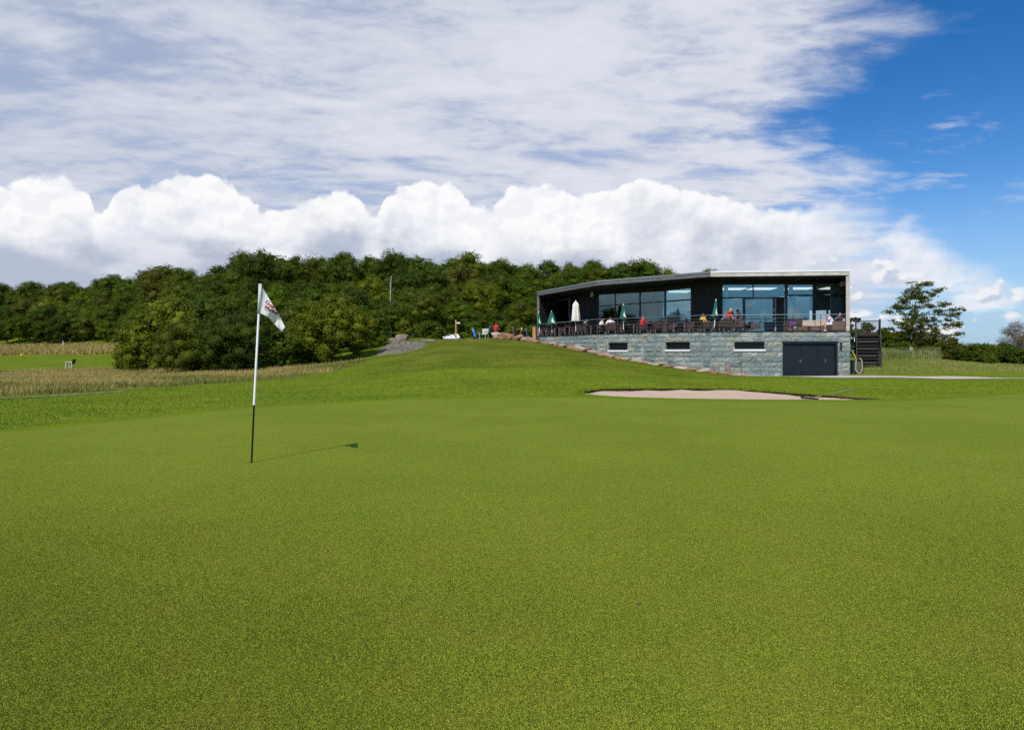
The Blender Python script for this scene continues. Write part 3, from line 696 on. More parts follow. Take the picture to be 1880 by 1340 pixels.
def header(sg, u0, u1): x = MB(); sg.box(x, min(u0, u1), max(u0, u1), -.12, .02, GT+.002, SOF-.004); x.build('board_panel', M['vboards'], bld)
# right bay: two doors and large lights
E = lambda p: g0.u_of(p)
glazing(g0, [E(1326), E(1383), E(1442)], [TR+.02, GT])
glazing(g0, [E(1326), E(1365)], [DECK, TR-.015])
glazing(g0, [E(1367), E(1421)], [DECK, TR-.015], fw=.11, label='closed glass sliding door between the two door openings')
glazing(g0, [E(1444.5), E(1494.5)], [TR+.14, GT], fw=.15, label='small top-hung window with a thick dark frame')
glazing(g0, [E(1444.5), E(1494.5)], [DECK, TR+.135], fw=.07)
glazing(g0, [E(1497), E(1549)], [DECK, TR+.15, GT], fw=.07)
header(g0, 0, g0.L)
x = MB(); g0.box(x, E(1424)-.03, E(1424)+.03, -.1, 0, DECK, TR-.02); g0.box(x, E(1441)-.03, E(1441)+.03, -.1, 0, DECK, TR-.02)
w = x.build('door_frame', M['frame_pale'], bld)
boards(g0, g0.L, E(1326)+.04, z1=GT); boards(g0, 0, E(1549)-.04, z1=GT)
# middle bay
E = lambda p: g1.u_of(p)
glazing(g1, [E(1098), E(1129), E(1174)], [DECK, TR, GT]); glazing(g1, [E(1175), E(1220)], [DECK, TR, GT]); glazing(g1, [E(1221), E(1269)], [DECK, TR, GT], fw=.10)
header(g1, 0, g1.L); boards(g1, 0, E(1269)-.05, z1=GT); boards(g1, E(1098)+.04, g1.L, z1=GT)
# left bay
E = lambda p: g2.u_of(p)
glazing(g2, [E(1022), E(1045)], [DECK, GT], fw=.12, frame='frame_pale', label='tall sliding door beside the left end wall'); glazing(g2, [E(1046.5), E(1063)], [DECK, GT], fw=.10)
header(g2, 0, g2.L); boards(g2, 0, E(1063)-.05, z1=GT); boards(g2, E(1022)+.06, g2.L+1.5, z1=GT)
# room behind the glass
x = MB(); x.prism([G[3]+(.2, .3), G[2]+(.15, .15), G[1]+(.05, .15), G[0]+(-.35, .15), RB+(-1.0, -.6), LB+(.2, -.9)][::1], DECK+.0, DECK+.02); x.build('room_floor', M['floor_in'], bld)
x = MB(); x.prism([G[3]+(.2, .3), G[2]+(.15, .15), G[1]+(.05, .15), G[0]+(-.35, .15), RB+(-1.0, -.6), LB+(.2, -.9)], GT+.02, GT+.06); x.build('room_ceiling', M['ceil_in'], bld)
BW = Seg(LB+(.3, -.6), RB+(-.9, -.5)); BW.n = -BW.n if BW.n[1] > 0 else BW.n
x = MB(); wins = [(BW.u_of(1485), BW.u_of(1491)), (BW.u_of(1495), BW.u_of(1517)), (BW.u_of(1520), BW.u_of(1526))]; u = 0
for a, b in sorted(wins):
    BW.box(x, u, a, -.2, 0, DECK, GT); BW.box(x, a, b, -.2, 0, DECK, DECK+.55); BW.box(x, a, b, -.2, 0, DECK+2.15, GT); u = b
BW.box(x, u, BW.L, -.2, 0, DECK, GT); BW.box(x, 0, BW.L, -.2, 0, -1, DECK-.07); x.build('rear_wall', M['blue_in'], bld)
for p, z1 in ((1100, 6.1), (1136, 6.1), (1180, 6.1), (1224, 6.1), (1333, 6.1), (1452, 6.1)):
    k = (p-CX)/F; h = hit(p, G)[0]; d = h[1]+1.1; x = MB(); x.lathe([(.14, DECK+.02), (.14, z1+.1)], (k*d, d, 0), 14); x.build('column', M['white_in'], bld, smooth=False)
for p0, p1, dz, back, zt in ((1188, 1218, 1.9, 5.0, 5.0), (1226, 1268, 1.9, 5.0, 5.0), (1330, 1362, 2.2, 4.0, 5.4), (1384, 1418, 2.2, 3.5, 5.6), (1462, 1486, 2.2, 4.0, 5.6), (1498, 1524, 2.2, 5.0, 6.15)):
    d0 = hit(p0, G)[0][1]+back; d1 = hit(p1, G)[0][1]+back
    if p0 == 1498: p0, p1, back = 1526, 1552, .5; d0 = hit(p0, G)[0][1]+back; d1 = d0  # pale panel added close behind the rightmost panes to brighten them
    x = MB(); x.prism([((p0-CX)/F*d0, d0), ((p1-CX)/F*d1, d1), ((p1-CX)/F*d1, d1+.15), ((p0-CX)/F*d0, d0+.15)], DECK+.02, zt); x.build('partition', M['white_in' if p0 == 1526 else 'blue_in'], bld)
for p, y in ((1115, 540), (1150, 536), (1198, 533), (1245, 530), (1345, 532), (1400, 530), (1470, 528), (1535, 528)):
    h = hit(p, G)[0]; k = (p-CX)/F; d = h[1]+3.4; x = MB(); x.box(k*d-.9, d-.5, GT-.03, k*d+.9, d+.9, GT+.01); x.build('ceiling_lamp', M['lamp_glow'], bld)
# railing round the terrace: posts, top rail, wires
rail = empty('terrace_railing', (0, 0, 0), label='thin steel and wire railing along the front of the terrace', cat='railing')
RS = [Seg(L0+(.12, .05), K2+(.02, .08)), Seg(K2+(.02, .08), K1+(.0, .08)), Seg(K1+(0, .08), R0+(-.02, .08))]
tr_ = MB(); wi = MB(); po = []
for sg in RS:
    a, b = sg.P(0, 0, DECK+1.10), sg.P(sg.L, 0, DECK+1.10); tr_.bar(a, b, .022, 6)
    for dz in (.87, .64, .42, .20): wi.bar(sg.P(0, 0, DECK+dz), sg.P(sg.L, 0, DECK+dz), .006, 5)
    n = max(2, round(sg.L/1.75))
    for k in range(n+1):
        if sg is not RS[0] and k == 0: continue
        x = MB(); x.bar(sg.P(sg.L*k/n, 0, DECK+.012), sg.P(sg.L*k/n, 0, DECK+1.09), .02, 6, sq=True); x.bar(sg.P(sg.L*k/n, 0, DECK+.012), sg.P(sg.L*k/n, 0, DECK+.03), .06, 10); x.build('post', M['dark_steel'], rail)
tr_.build('top_rail', M['steel'], rail); wi.build('wires', M['steel'], rail)
# lamps / speaker on the facade
x = MB(); h = hit(1089, G); g_ = GS[1] if h[1] == 1 else GS[2]; u = g_.u_of(1089); z = zy(541, g_, u)
g_.box(x, u-.13, u+.13, .02, .20, z-.20, z+.20); s_ = x.build('wall_speaker', M['white_paint'], bld, bevel=.02)
x = MB(); u = g0.u_of(1545); g0.box(x, u-.10, u+.10, .02, .22, 6.0, 6.35); x.build('wall_speaker', M['white_paint'], bld, bevel=.02)
x = MB(); u = g0.u_of(1538); g0.box(x, u-.1, u+.1, .3, .55, SOF-.18, SOF-.02); x.build('security_camera', M['black'], bld, bevel=.03)
for seg_, p, y in ((g1, 1267, 573), (g1, 1267, 589)):
    x = MB(); u = seg_.u_of(p); x.ell(seg_.P(u, .03, zy(y, seg_, u)), (.07, .04, .08 if y < 580 else .12), 8, 6); x.build('door_fitting', M['white_paint'], bld, smooth=True)
for p, y in ((1421, 569), (1421, 586)):
    x = MB(); u = g0.u_of(p); x.ell(g0.P(u, .05, zy(y, g0, u)), (.06, .05, .08 if y < 580 else .12), 8, 6); x.build('door_fitting', M['white_paint'], bld, smooth=True)

# ------------------------------------------------------------------ outside stair
M['tarred'] = boards_mat('dark_stained_wood', (.022, .018, .016), (.040, .032, .028), .13, .7, False)
M['tarred2'] = pm('dark_post_wood', (.035, .027, .024), (.055, .042, .037), 5, .7, .2, .01)
st = empty('outside_stair', (25.0, 49.6, Hf(25, 49.6)), label='dark stained wooden stair with a landing at the right end of the clubhouse', cat='stair')
th = math.atan2(.445, .895); SM = Matrix.Translation((25.02, 49.6, 0)) @ Matrix.Rotation(-th, 4, 'Z'); zb = Hf(25.4, 49.5)-.05; SMi = st.matrix_world.inverted()
def stp(mb, name, mat, **k): o = mb.build(name, mat, st, **k); o.matrix_parent_inverse = Matrix.Translation(st.location).inverted(); return o
nstep = 10; rise = (DECK-.1-zb)/nstep
for k in range(nstep):
    x = MB(); x.box(.06, k*.27, zb+rise*(k+1)-.05, 1.50, k*.27+.30, zb+rise*(k+1), SM); stp(x, 'tread', M['tarred2'])
run = nstep*.27
x = MB()
for s in (0, 1.5): x.add([SM @ Vector((s+dx, yy, zz)) for dx in (0, .055) for yy, zz in ((-.1, zb-.1), (run, DECK-.35), (run, DECK-.02), (-.1, zb+.28))], [(0, 1, 2, 3), (7, 6, 5, 4), (0, 4, 5, 1), (1, 5, 6, 2), (2, 6, 7, 3), (3, 7, 4, 0)])
stp(x, 'stringer', M['tarred2'])
x = MB(); x.box(-.1, run, DECK-.28, 1.66, run+1.4, DECK-.1, SM); stp(x, 'landing', M['tarred'])
x = MB(); x.box(0, run+.05, zb-.3, 1.5, run+.12, DECK-.3, SM); stp(x, 'riser_screen', M['tarred'])
for px_, py_ in ((-.02, run+1.35), (1.6, run+1.35), (1.6, run), (1.6, -.05), (1.6, run/2)):
    x = MB(); zt_ = DECK+1.12 if py_ > run-.1 else (zb+1.25 if py_ < 0 else (zb+DECK)/2+1.25); x.box(px_-.06, py_-.06, zb-.35, px_+.06, py_+.06, zt_+.0, SM); stp(x, 'post', M['tarred2'])
x = MB(); x.box(-.05, run+1.28, DECK+1.0, 1.65, run+1.40, DECK+1.06, SM); x.box(-.05, run+1.31, DECK+.02, 1.65, run+1.37, DECK+.10, SM)
for k in range(15):
    u = .06+k*.105; x.box(u, run+1.32, DECK+.1, u+.03, run+1.36, DECK+1.0, SM)
stp(x, 'landing_railing', M['tarred2'])
x = MB()
for dz in (0.25, .6, .95, 1.15): x.bar(SM @ Vector((1.6, -.05, zb+dz)), SM @ Vector((1.6, run, DECK+dz-.03)), .04, sq=True)
for k in range(22):
    t = k/21; y_ = run*t; zz = zb+(DECK-zb)*t; x.bar(SM @ Vector((1.6, y_, zz+.1)), SM @ Vector((1.6, y_, zz+1.12)), .016, sq=True)
for k in range(10): x.bar(SM @ Vector((1.6, run+.1+k*.13, DECK)), SM @ Vector((1.6, run+.1+k*.13, DECK+1.05)), .016, sq=True)
x.bar(SM @ Vector((1.6, run, DECK+1.08)), SM @ Vector((1.6, run+1.4, DECK+1.08)), .045, sq=True)
stp(x, 'stair_railing', M['tarred2'])

# heat pump with hose at the corner
M['grille'] = pm('dark_grille', (.015, .02, .025), (.03, .035, .04), 9, .5); M['hose'] = pm('yellow_hose', (.72, .60, .16), (.80, .68, .25), 4, .5)
hx, hy = at(1573, 45.3); hz = Hf(hx, hy)
hp = empty('heat_pump', (hx, hy, hz), label='small dark grey heat pump unit at the right foot of the stone base', cat='heat pump')
x = MB(); x.box(-.36, -.16, .06, .36, .16, .92); x.build('casing', M['dark_steel'], hp, bevel=.015)
x = MB(); x.box(-.36, -.14, 0, -.28, .14, .06); x.build('foot_rail', M['steel'], hp); x = MB(); x.box(.28, -.14, 0, .36, .14, .06); x.build('foot_rail', M['steel'], hp)
x = MB()
for k in range(9): x.box(-.22+k*.055, -.19, .16, -.20+k*.055, -.163, .80)
for k in range(6): x.box(-.25, -.185, .18+k*.12, .25, -.164, .195+k*.12)
x.build('grille', M['steel'], hp)
ho = empty('garden_hose', (hx-.3, hy-.3, hz+.3), label='yellow garden hose hanging in a long loop from the stone corner', cat='hose')
lp = [(-.42, .10, 1.52), (-.30, -.02, 1.3), (-.20, -.05, 1.0), (-.22, -.06, .55), (-.20, -.06, .25), (-.05, -.08, .08), (.12, -.08, .12), (.20, -.06, .35), (.20, -.05, .75), (.12, -.05, 1.0), (0, -.05, 1.04)]
pts = spline(lp, 6, False)
x = MB(); x.tube([(p[0]+.28, p[1]+.02, p[2]-.3) for p in pts], .021, 8); x.build('hose', M['hose'], ho, smooth=True)
x = MB(); x.box(-.25, .0, 1.2, -.02, .12, 1.28); x.build('tap', M['steel'], ho)
# green sprinkler post with stones
gx_, gy_ = at(1361, 43.9); M['greenpaint'] = pm('green_paint', (.01, .12, .07), (.015, .16, .09), 4, .5)
gp = empty('marker_post', (gx_, gy_, Hf(gx_, gy_)), label='thin dark green post standing before the stone base', cat='post')
x = MB(); x.bar((0, 0, -.1), (0, 0, .78), .035, 8); x.build('post_rod', M['greenpaint'], gp); x = MB(); x.box(-.09, -.04, .74, .09, .04, .80); x.build('post_cap', M['greenpaint'], gp)

# ------------------------------------------------------------------ rocks
def rock_mesh(mb, c, r, seed, q=None, rough=.28):
    b = bmesh.new(); bmesh.ops.create_icosphere(b, subdivisions=2, radius=1.0); sd = Vector((seed*3.1, seed*1.7, seed*.9))
    V = []
    for v in b.verts:
        p = v.co.copy(); 
        for ax_ in range(3): p[ax_] = math.copysign(abs(p[ax_])**.55, p[ax_])
        p *= 1+rough*mnoise.noise(v.co*1.3+sd)+.12*mnoise.noise(v.co*3.5+sd)
        p = Vector((p.x*r[0], p.y*r[1], p.z*r[2]))
        if q: p = q @ p
        V.append(p+Vector(c))
    mb.add(V, [tuple(v.index for v in f.verts) for f in b.faces]); b.free()
def rock_mat(name, cols, lich=(.45, .45, .42), wi=.7):
    m, nt, b = base_mat(name); g = geo(nt); r = nt.new('ShaderNodeValToRGB'); P = g.outputs['Position']
    nt.l.new(nt.m('ADD', nt.m('MULTIPLY', g.outputs['Random Per Island'], wi), nt.m('MULTIPLY', nt.ss(nt.noise(P, 1.6, 6, .7), .3, .7), 1-wi)), r.inputs[0])
    for i, cc in enumerate(cols):
        e = r.color_ramp.elements[i] if i < 2 else r.color_ramp.elements.new(1)
        e.position = i/(len(cols)-1); e.color = (*cc, 1)
    n = nt.noise(P, 7, 6, .7); c = nt.mix(nt.ss(n, .55, .7, 0, .6), r.outputs[0], lich); c = nt.mix(nt.ss(nt.noise(P, 12, 4, .7), .56, .68, 0, .55), c, (.06, .05, .04))
    nt.put(b.inputs['Base Color'], c); b.inputs['Roughness'].default_value = .9; nt.l.new(nt.bump(n, .9, .06), b.inputs['Normal']); return m
M['redrock'] = rock_mat('red_rock', [(.16, .09, .06), (.34, .20, .13), (.30, .12, .07), (.45, .32, .23), (.50, .44, .36)])
M['greyrock'] = rock_mat('grey_rock', [(.17, .15, .13), (.27, .23, .20), (.21, .15, .12), (.33, .29, .26)], (.36, .35, .31))
M['outrock'] = rock_mat('outcrop_rock', [(.07, .055, .04), (.17, .14, .11), (.09, .10, .035), (.24, .20, .17), (.12, .09, .065), (.07, .09, .02)], (.24, .21, .18), 0.0)
RW = [(905, 61.0), (930, 60.3), (960, 59.0), (985, 57.6), (1025, 54.8), (1060, 52.0), (1100, 49.6), (1140, 48.0), (1200, 46.0), (1270, 44.7), (1330, 44.0)]
YT = [(905, 609.5), (930, 611.5), (950, 616), (985, 624.5), (1025, 631), (1060, 639.5), (1100, 648), (1140, 654.5), (1200, 666), (1270, 677.5), (1300, 680), (1336, 682)]
rp = spline([np.array(at(p, d)) for p, d in RW], 30, False)
rockw = empty('rock_wall', (0, 0, 0), label='low dry wall of red and buff boulders running down beside the stone base', cat='rock wall')
x = MB(); rr = np.random.RandomState(5); acc = 0; k = 1
seglen = np.linalg.norm(np.diff(rp, axis=0), axis=1); cum = np.concatenate([[0], np.cumsum(seglen)])
u = 0.0; sd = 0
while u < cum[-1]:
    L = rr.uniform(.28, .62); p = np.array([np.interp(u+L, cum, rp[:, 0]), np.interp(u+L, cum, rp[:, 1])]); pxp = CX+F*p[0]/p[1]
    zt = EYE+(HZ-np.interp(pxp, *zip(*YT)))*p[1]/F; zg = Hf(*p); sd += 1
    ang = math.atan2(*(np.array([np.interp(u+L+.3, cum, rp[:, 1]), np.interp(u+L+.3, cum, rp[:, 0])])-np.array([p[1], p[0]])))
    hgt = max(.18, (zt-zg)); nl = max(1, round(hgt/.34))
    for q_ in range(nl):
        hh = hgt/nl; rot = Matrix.Rotation(ang+rr.uniform(-.3, .3), 4, 'Z') @ Matrix.Rotation(rr.uniform(-.22, .22), 4, 'Y')
        rock_mesh(x, (p[0]+rr.uniform(-.1, .1), p[1]+.12*q_+rr.uniform(-.08, .08), zg+hh*(q_+.5)-.03), (L*1.12, rr.uniform(.25, .38), hh*.60), sd*7+q_, rot.to_3x3())
    u += L*1.75
x.build('boulders', M['redrock'], rockw)
# upright pale slab ending the rock wall
sx, sy = at(1336, 43.8); x = MB(); x.prism([(-.14, -.1), (.16, -.12), (.18, .14), (-.12, .12)], 0, [.78, .70, .66, .80]); o = x.build('standing_stone', M['greyrock'], None, bevel=.03); o.location = (sx, sy, Hf(sx, sy)-.05)
tag(o, 'short upright buff stone slab ending the low rock wall', 'stone')
# pale paved strip between boulders and house
M['paving'] = pm('pale_paving', (.42, .41, .36), (.52, .50, .44), 2, .9, .3)
pa = [np.array(at(p, d)) for p, d in ((958, 60.2), (985, 58.2), (1025, 55.4), (1060, 52.6), (1098, 50.3))]; pb = [pa[0]+(.7, 2.2), L0+(-.1, -.1), L0+(K2-L0)*.4+(-.06, -.06), L0+(K2-L0)*.85+(-.06, -.06), K2+(-.05, -.1)]
V = []; Fc = []
for k, (a, b) in enumerate(zip(pa, pb)):
    ya = np.interp(CX+F*a[0]/a[1], *zip(*YT))+1.0; za = EYE+(HZ-ya)*a[1]/F-.02
    V += [(a[0], a[1], za), (b[0], b[1], za+.10), (a[0], a[1], za-1.2), (b[0], b[1], za-1.2)]
for k in range(len(pa)-1):
    q_ = 4*k; Fc += [(q_, q_+4, q_+5, q_+1), (q_+2, q_+3, q_+7, q_+6), (q_, q_+2, q_+6, q_+4), (q_+1, q_+5, q_+7, q_+3)]
x = MB(); x.add(V, Fc); tag(x.build('paved_strip', M['paving'], None), kind='structure')
# bare rock outcrop on the slope and loose stones
def outcrop(name, pxs, D0, D1, lift, label, seed):
    X0, X1 = at(pxs[0], D0)[0], at(pxs[1], D1)[0]; n, m_ = 64, 48; V = []
    for a in range(n):
        for b in range(m_):
            u, v = a/(n-1), b/(m_-1); D = D0+(D1-D0)*v; c = pxs[2]+(pxs[3]-pxs[2])*v; w = (pxs[1]-pxs[0])/2*(.55+.9*v*(1-v)*1.8)
            xx, yy = at(c+(u-.5)*2*w, D); e = max(0, 1-max(abs(u-.5)*2, abs(v-.5)*2)**3); nz = mnoise.noise(Vector((xx*.9, yy*.5, seed)))+.6*mnoise.noise(Vector((xx*2.7, yy*1.2, seed)))+.35*mnoise.noise(Vector((xx*6, yy*3, seed)))
            V.append((xx, yy, Hf(xx, yy)-.08+lift*(e*(.7+.5*nz))+.16*nz*e-.30*max(0, .45-e+.35*nz)))
    Fs = [(a*m_+b, (a+1)*m_+b, (a+1)*m_+b+1, a*m_+b+1) for a in range(n-1) for b in range(m_-1)]
    me = np_mesh(name, V, Fs, 4, M['outrock'], False); o = link(name, me); return tag(o, label, 'rock')
outcrop('rock_outcrop', (694, 800, 722, 752), 47.5, 58.5, .34, 'broad flat grey-brown rock outcrop bare on the left shoulder of the hill', 2.0)
for (p, y, D, r, lab) in ((738, 609, 61, (.62, .4, .36), 'large rounded grey boulder on the knoll beside the yellow bush'), (720, 609.5, 61.5, (.30, .25, .18), 'small grey boulder left of the large one on the knoll'),
                       (704, 616, 57.5, (.36, .28, .22), 'pale stone at the upper left tip of the flat outcrop'), (786, 624, 58.5, (.7, .3, .10), 'low slab of rock in the grass right of the outcrop')):
    X, Y = at(p, D); x = MB(); rock_mesh(x, (0, 0, r[2]*.5), r, p*.37); o = x.build('boulder', M['greyrock']); o.location = (X, Y, Hf(X, Y)-.02); tag(o, lab, 'boulder')
x = MB()
for k, (dx, r) in enumerate(((-.2, .12), (.05, .16), (.3, .1))): rock_mesh(x, (dx, -.1, r*.5), (r*1.3, r, r*.7), k*5.3)
o = x.build('loose_stones', M['redrock']); o.location = (gx_, gy_-.1, Hf(gx_, gy_-.1)); tag(o, 'few loose red stones at the foot of the green post', 'stones')
print('building done')

# ------------------------------------------------------------------ vegetation
def crown_mesh(name, seed, R3, lobes, leaves, size, mat, lobe_r=(.28, .42), flat=.85, base=.0, droop=0.0, shell=(.62, 1.02), spread=.78, pts=None, core=True):
    """leafy crown: many lobes over an ellipsoid R3=(rx,ry,rz) centred at its own middle; each leaf a small folded blade"""
    g = np.random.RandomState(seed); rx, ry, rz = R3; C = []; rad = []
    if pts is not None:
        C = np.array(pts)[:, :3]; rad = np.array(pts)[:, 3]
    else:
        n = 0
        while len(C) < lobes and n < lobes*60:
            n += 1
            d = g.normal(0, 1, 3); d /= np.linalg.norm(d)
            if d[2] < -.9: continue
            r = spread*g.uniform(.72, 1.0) if g.rand() < .85 else g.uniform(.1, .6)
            c = d*r*np.array([rx, ry, rz]); lr = g.uniform(*lobe_r)*min(rx, ry, rz*1.1)
            if all(np.linalg.norm((c-q))/(lr+l2) > .36 for q, l2 in zip(C, rad)): C.append(c); rad.append(lr)
        C = np.array(C); rad = np.array(rad)
    # sprays: every lobe carries tufts on its outside, every tuft a spray of leaves
    w = rad**2; per = 15; nt_ = int(leaves*1.5/per); pk = g.choice(len(C), nt_, p=w/w.sum())
    dt = g.normal(0, 1, (nt_, 3)); dt[:, 2] += .22; dt /= np.linalg.norm(dt, axis=1)[:, None]
    wob = 1+.22*np.sin(dt[:, 0]*5+pk*1.7)*np.sin(dt[:, 1]*5+pk*2.3)
    tc = C[pk]+dt*(rad[pk]*g.uniform(shell[0], shell[1], nt_)**1.0*wob)[:, None]*np.array([1, 1, flat])
    keep = np.ones(nt_, bool)
    for k in range(len(C)):
        q = (tc-C[k])/np.array([1, 1, flat]); keep &= ~((np.linalg.norm(q, axis=1) < rad[k]*.62) & (pk != k))
    tc = tc[keep]; pk = pk[keep]; dt = dt[keep]
    rpt = np.repeat(np.arange(len(tc)), per); sp = g.normal(0, 1, (len(rpt), 3))*(rad[pk][rpt]*.135+size*.5)[:, None]*np.array([1, 1, .62*min(1, flat+.2)])
    p = tc[rpt]+sp; d = dt[rpt]*.55+sp/(np.linalg.norm(sp, axis=1)[:, None]+1e-6)*.45
    sel = g.permutation(len(p))[:leaves]; p = p[sel]; d = d[sel]; pick = pk[rpt][sel]; N = len(p)
    nrm = d*.9+g.normal(0, .55, (N, 3)); nrm[:, 2] += .35; nrm /= np.linalg.norm(nrm, axis=1)[:, None]
    a = np.cross(nrm, g.normal(0, 1, (N, 3))); a /= np.linalg.norm(a, axis=1)[:, None]+1e-9; b = np.cross(nrm, a)
    sz = size*g.uniform(.65, 1.35, N)[:, None]
    if droop: p[:, 2] -= droop*np.abs(g.normal(0, 1, N))*.3
    V = np.stack([p-a*sz*.9, p-b*sz*.55+nrm*sz*.18, p+a*sz*.9, p+b*sz*.55+nrm*sz*.18], 1).reshape(-1, 3)
    Fs = np.arange(N*4).reshape(-1, 4)
    if core:
        mb_ = MB()
        for k in range(len(C)): mb_.ell(C[k], (rad[k]*.55, rad[k]*.55, rad[k]*.55*flat), 9, 6)
        cv = np.array(mb_.v); off = len(V); cf = np.array([f for f in mb_.f]); cv += g.normal(0, size*.5, cv.shape)
        V = np.vstack([V, cv]); Fs = np.vstack([Fs, cf+off])
    return np_mesh(name, V, Fs, 4, mat, False), C, rad
def trunk_mesh(name, h, r, C, seed, mat, limbs=7, zc=0.0, lean=0.05, low=.35, n=9):
    g = np.random.RandomState(seed); mb_ = MB(); top = np.array([g.normal(0, lean*h), g.normal(0, lean*h), h*.92])
    f = lambda t: np.array([top[0]*t**1.6+.05*math.sin(t*5+seed)*r*6, top[1]*t**1.6+.05*math.cos(t*4+seed)*r*6, top[2]*t-.25*(t == 0)])
    T = np.linspace(0, 1, 9); mb_.tube([f(t) for t in T], [r*(1.35 if t == 0 else 1)*(1-.85*t)+.01 for t in T], n)
    idx_ = g.permutation(len(C))[:limbs]
    for k in idx_:
        e = C[k]+np.array([0, 0, zc]); t0 = np.clip(low+.5*g.rand(), 0, .9)*np.clip(e[2]/top[2], .2, 1); s0 = f(t0); m_ = (s0+e)/2+np.array([0, 0, .10*np.linalg.norm(e-s0)])
        mb_.tube([s0, m_, e], [r*.42*(1-.6*t0), r*.26, r*.07], 6)
    return mb_.mesh(name, mat, smooth=True)

HUES = {'dark green': leaf_mat('leaf_dark', (.028, .049, .003), (.080, .116, .008)), 'mid green': leaf_mat('leaf_mid', (.038, .065, .003), (.108, .148, .009)),
        'olive green': leaf_mat('leaf_olive', (.050, .070, .004), (.125, .145, .010)), 'bright green': leaf_mat('leaf_bright', (.052, .090, .003), (.125, .175, .008)),
        'yellow-green': leaf_mat('leaf_yellow', (.085, .110, .004), (.190, .205, .010)), 'bronze-tinted': leaf_mat('leaf_bronze', (.060, .064, .006), (.135, .128, .014))}
VAR = []      # (unit crown mesh per hue, trunk) built for radius 3.2, height 9
def variants():
    hs = list(HUES); 
    for k in range(9):
        rz = (3.9, 4.3, 3.6)[k % 3]; me_, C, rad = crown_mesh('crown', 100+k, (3.3, 3.1, rz), 34, 13000, .100, HUES[hs[k % 6]], (.24, .50), .85, spread=.74)
        tk = trunk_mesh('trunk', 8.2, .20, C, 40+k, M['trunk'], 7, zc=5.0); VAR.append((me_, tk))
variants()
HUES['light olive'] = leaf_mat('leaf_light_olive', (.074, .097, .005), (.205, .222, .013))
HUE_ME = {}
def crown_for(k, hue):
    key = (k, hue)
    if key not in HUE_ME:
        m2 = VAR[k][0].copy(); m2.materials.clear(); m2.materials.append(HUES[hue]); HUE_ME[key] = m2
    return HUE_ME[key]
def put_tree(name, X, Y, zb_, height, width, hue, k, label, cat, group=None, trunk=True, rz=None, lowered=0.0):
    """tree reaching height above zb_, crown about width across"""
    sx = width/6.6; sz = height/9.0; o = empty(name, (X, Y, zb_), random.uniform(0, 6.28) if rz is None else rz, label, cat, group)
    o.scale = (sx, sx, sz)
    c = link('crown', crown_for(k, hue), o); c.location = (0, 0, 5.0-lowered)
    if trunk: link('trunk', VAR[k][1], o)
    return o
SKY = [(-200, 512), (0, 515), (60, 514), (110, 508), (180, 510), (222, 502), (250, 492), (280, 484), (330, 482), (352, 500), (385, 492), (430, 465), (490, 452), (540, 457), (610, 458), (655, 464), (690, 460), (760, 459), (800, 466), (850, 462), (900, 459), (940, 466), (1010, 471), (1060, 473), (1110, 478), (1140, 470), (1190, 470), (1225, 487), (1262, 492), (1300, 488), (1330, 520), (1400, 560)]
FRONT = [(-200, 585), (0, 580), (200, 575), (260, 560), (320, 545), (400, 540), (500, 560), (600, 560), (680, 560), (760, 548), (850, 545), (920, 560), (1000, 540), (1300, 560)]
def ordinal(n): return ['first', 'second', 'third', 'fourth', 'fifth', 'sixth', 'seventh', 'eighth', 'ninth', 'tenth', 'eleventh', 'twelfth', 'thirteenth', 'fourteenth', 'fifteenth', 'sixteenth', 'seventeenth', 'eighteenth', 'nineteenth', 'twentieth', 'twenty-first', 'twenty-second', 'twenty-third', 'twenty-fourth', 'twenty-fifth', 'twenty-sixth', 'twenty-seventh', 'twenty-eighth', 'twenty-ninth', 'thirtieth', 'thirty-first', 'thirty-second', 'thirty-third', 'thirty-fourth', 'thirty-fifth', 'thirty-sixth', 'thirty-seventh', 'thirty-eighth', 'thirty-ninth', 'fortieth'][n]
rowname = ['lowest', 'second lowest', 'middle', 'second highest', 'skyline']
tr = np.random.RandomState(21); hues = hs_ = [h for h in HUES if h != 'light olive']
for r in range(5):
    px = -70.0+tr.uniform(0, 30); n = 0; lim = 985 if r == 0 else (1010 if r == 1 else 1325)
    while px < lim:
        D = float(wood_edge(px))+(0, 8, 17, 28, 41)[r]+tr.uniform(-2, 2); X, Y = at(px, D); zg = Hf(X, Y)-.3
        t = r/4; yt = np.interp(px, *zip(*FRONT))*(1-t)+np.interp(px, *zip(*SKY))*t; yt += tr.uniform(-3, 12) if r == 4 else tr.uniform(-14, 14)
        if px > 1010: yt = max(yt, np.interp(px, *zip(*SKY))+(0 if r == 4 else 4))
        zt = zof(yt, D); h = max(4.5, zt-zg); zb2 = zt-h if h > 4.6 else zt-4.5
        w = float(np.clip(h*.78, 4.2, 8.0))*tr.uniform(.85, 1.15)
        if px > 1120 and r >= 3: hue = tr.choice(['olive green', 'yellow-green', 'dark green', 'bronze-tinted'], p=[.3, .3, .25, .15])
        else: hue = tr.choice(hues, p=[.33, .31, .20, .11, .03, .02])
        if 1 <= r <= 2 and 850 < px < 905: hue = 'yellow-green'
        if h > 15: zb2 = zt-15; h = 15
        put_tree('woodland_tree', X, Y, min(zb2, zg+.3) if h < 15 else zb2, h if h < 15 else 15, w, hue, int(tr.randint(0, 9)),
                 f"{hue} tree, {ordinal(n)} from left in the {rowname[r]} row of the hillside wood", 'tree', 'trees of the hillside wood behind the course')
        px += w*F/D*tr.uniform(.66, .88)*(.78 if r == 4 else 1); n += 1
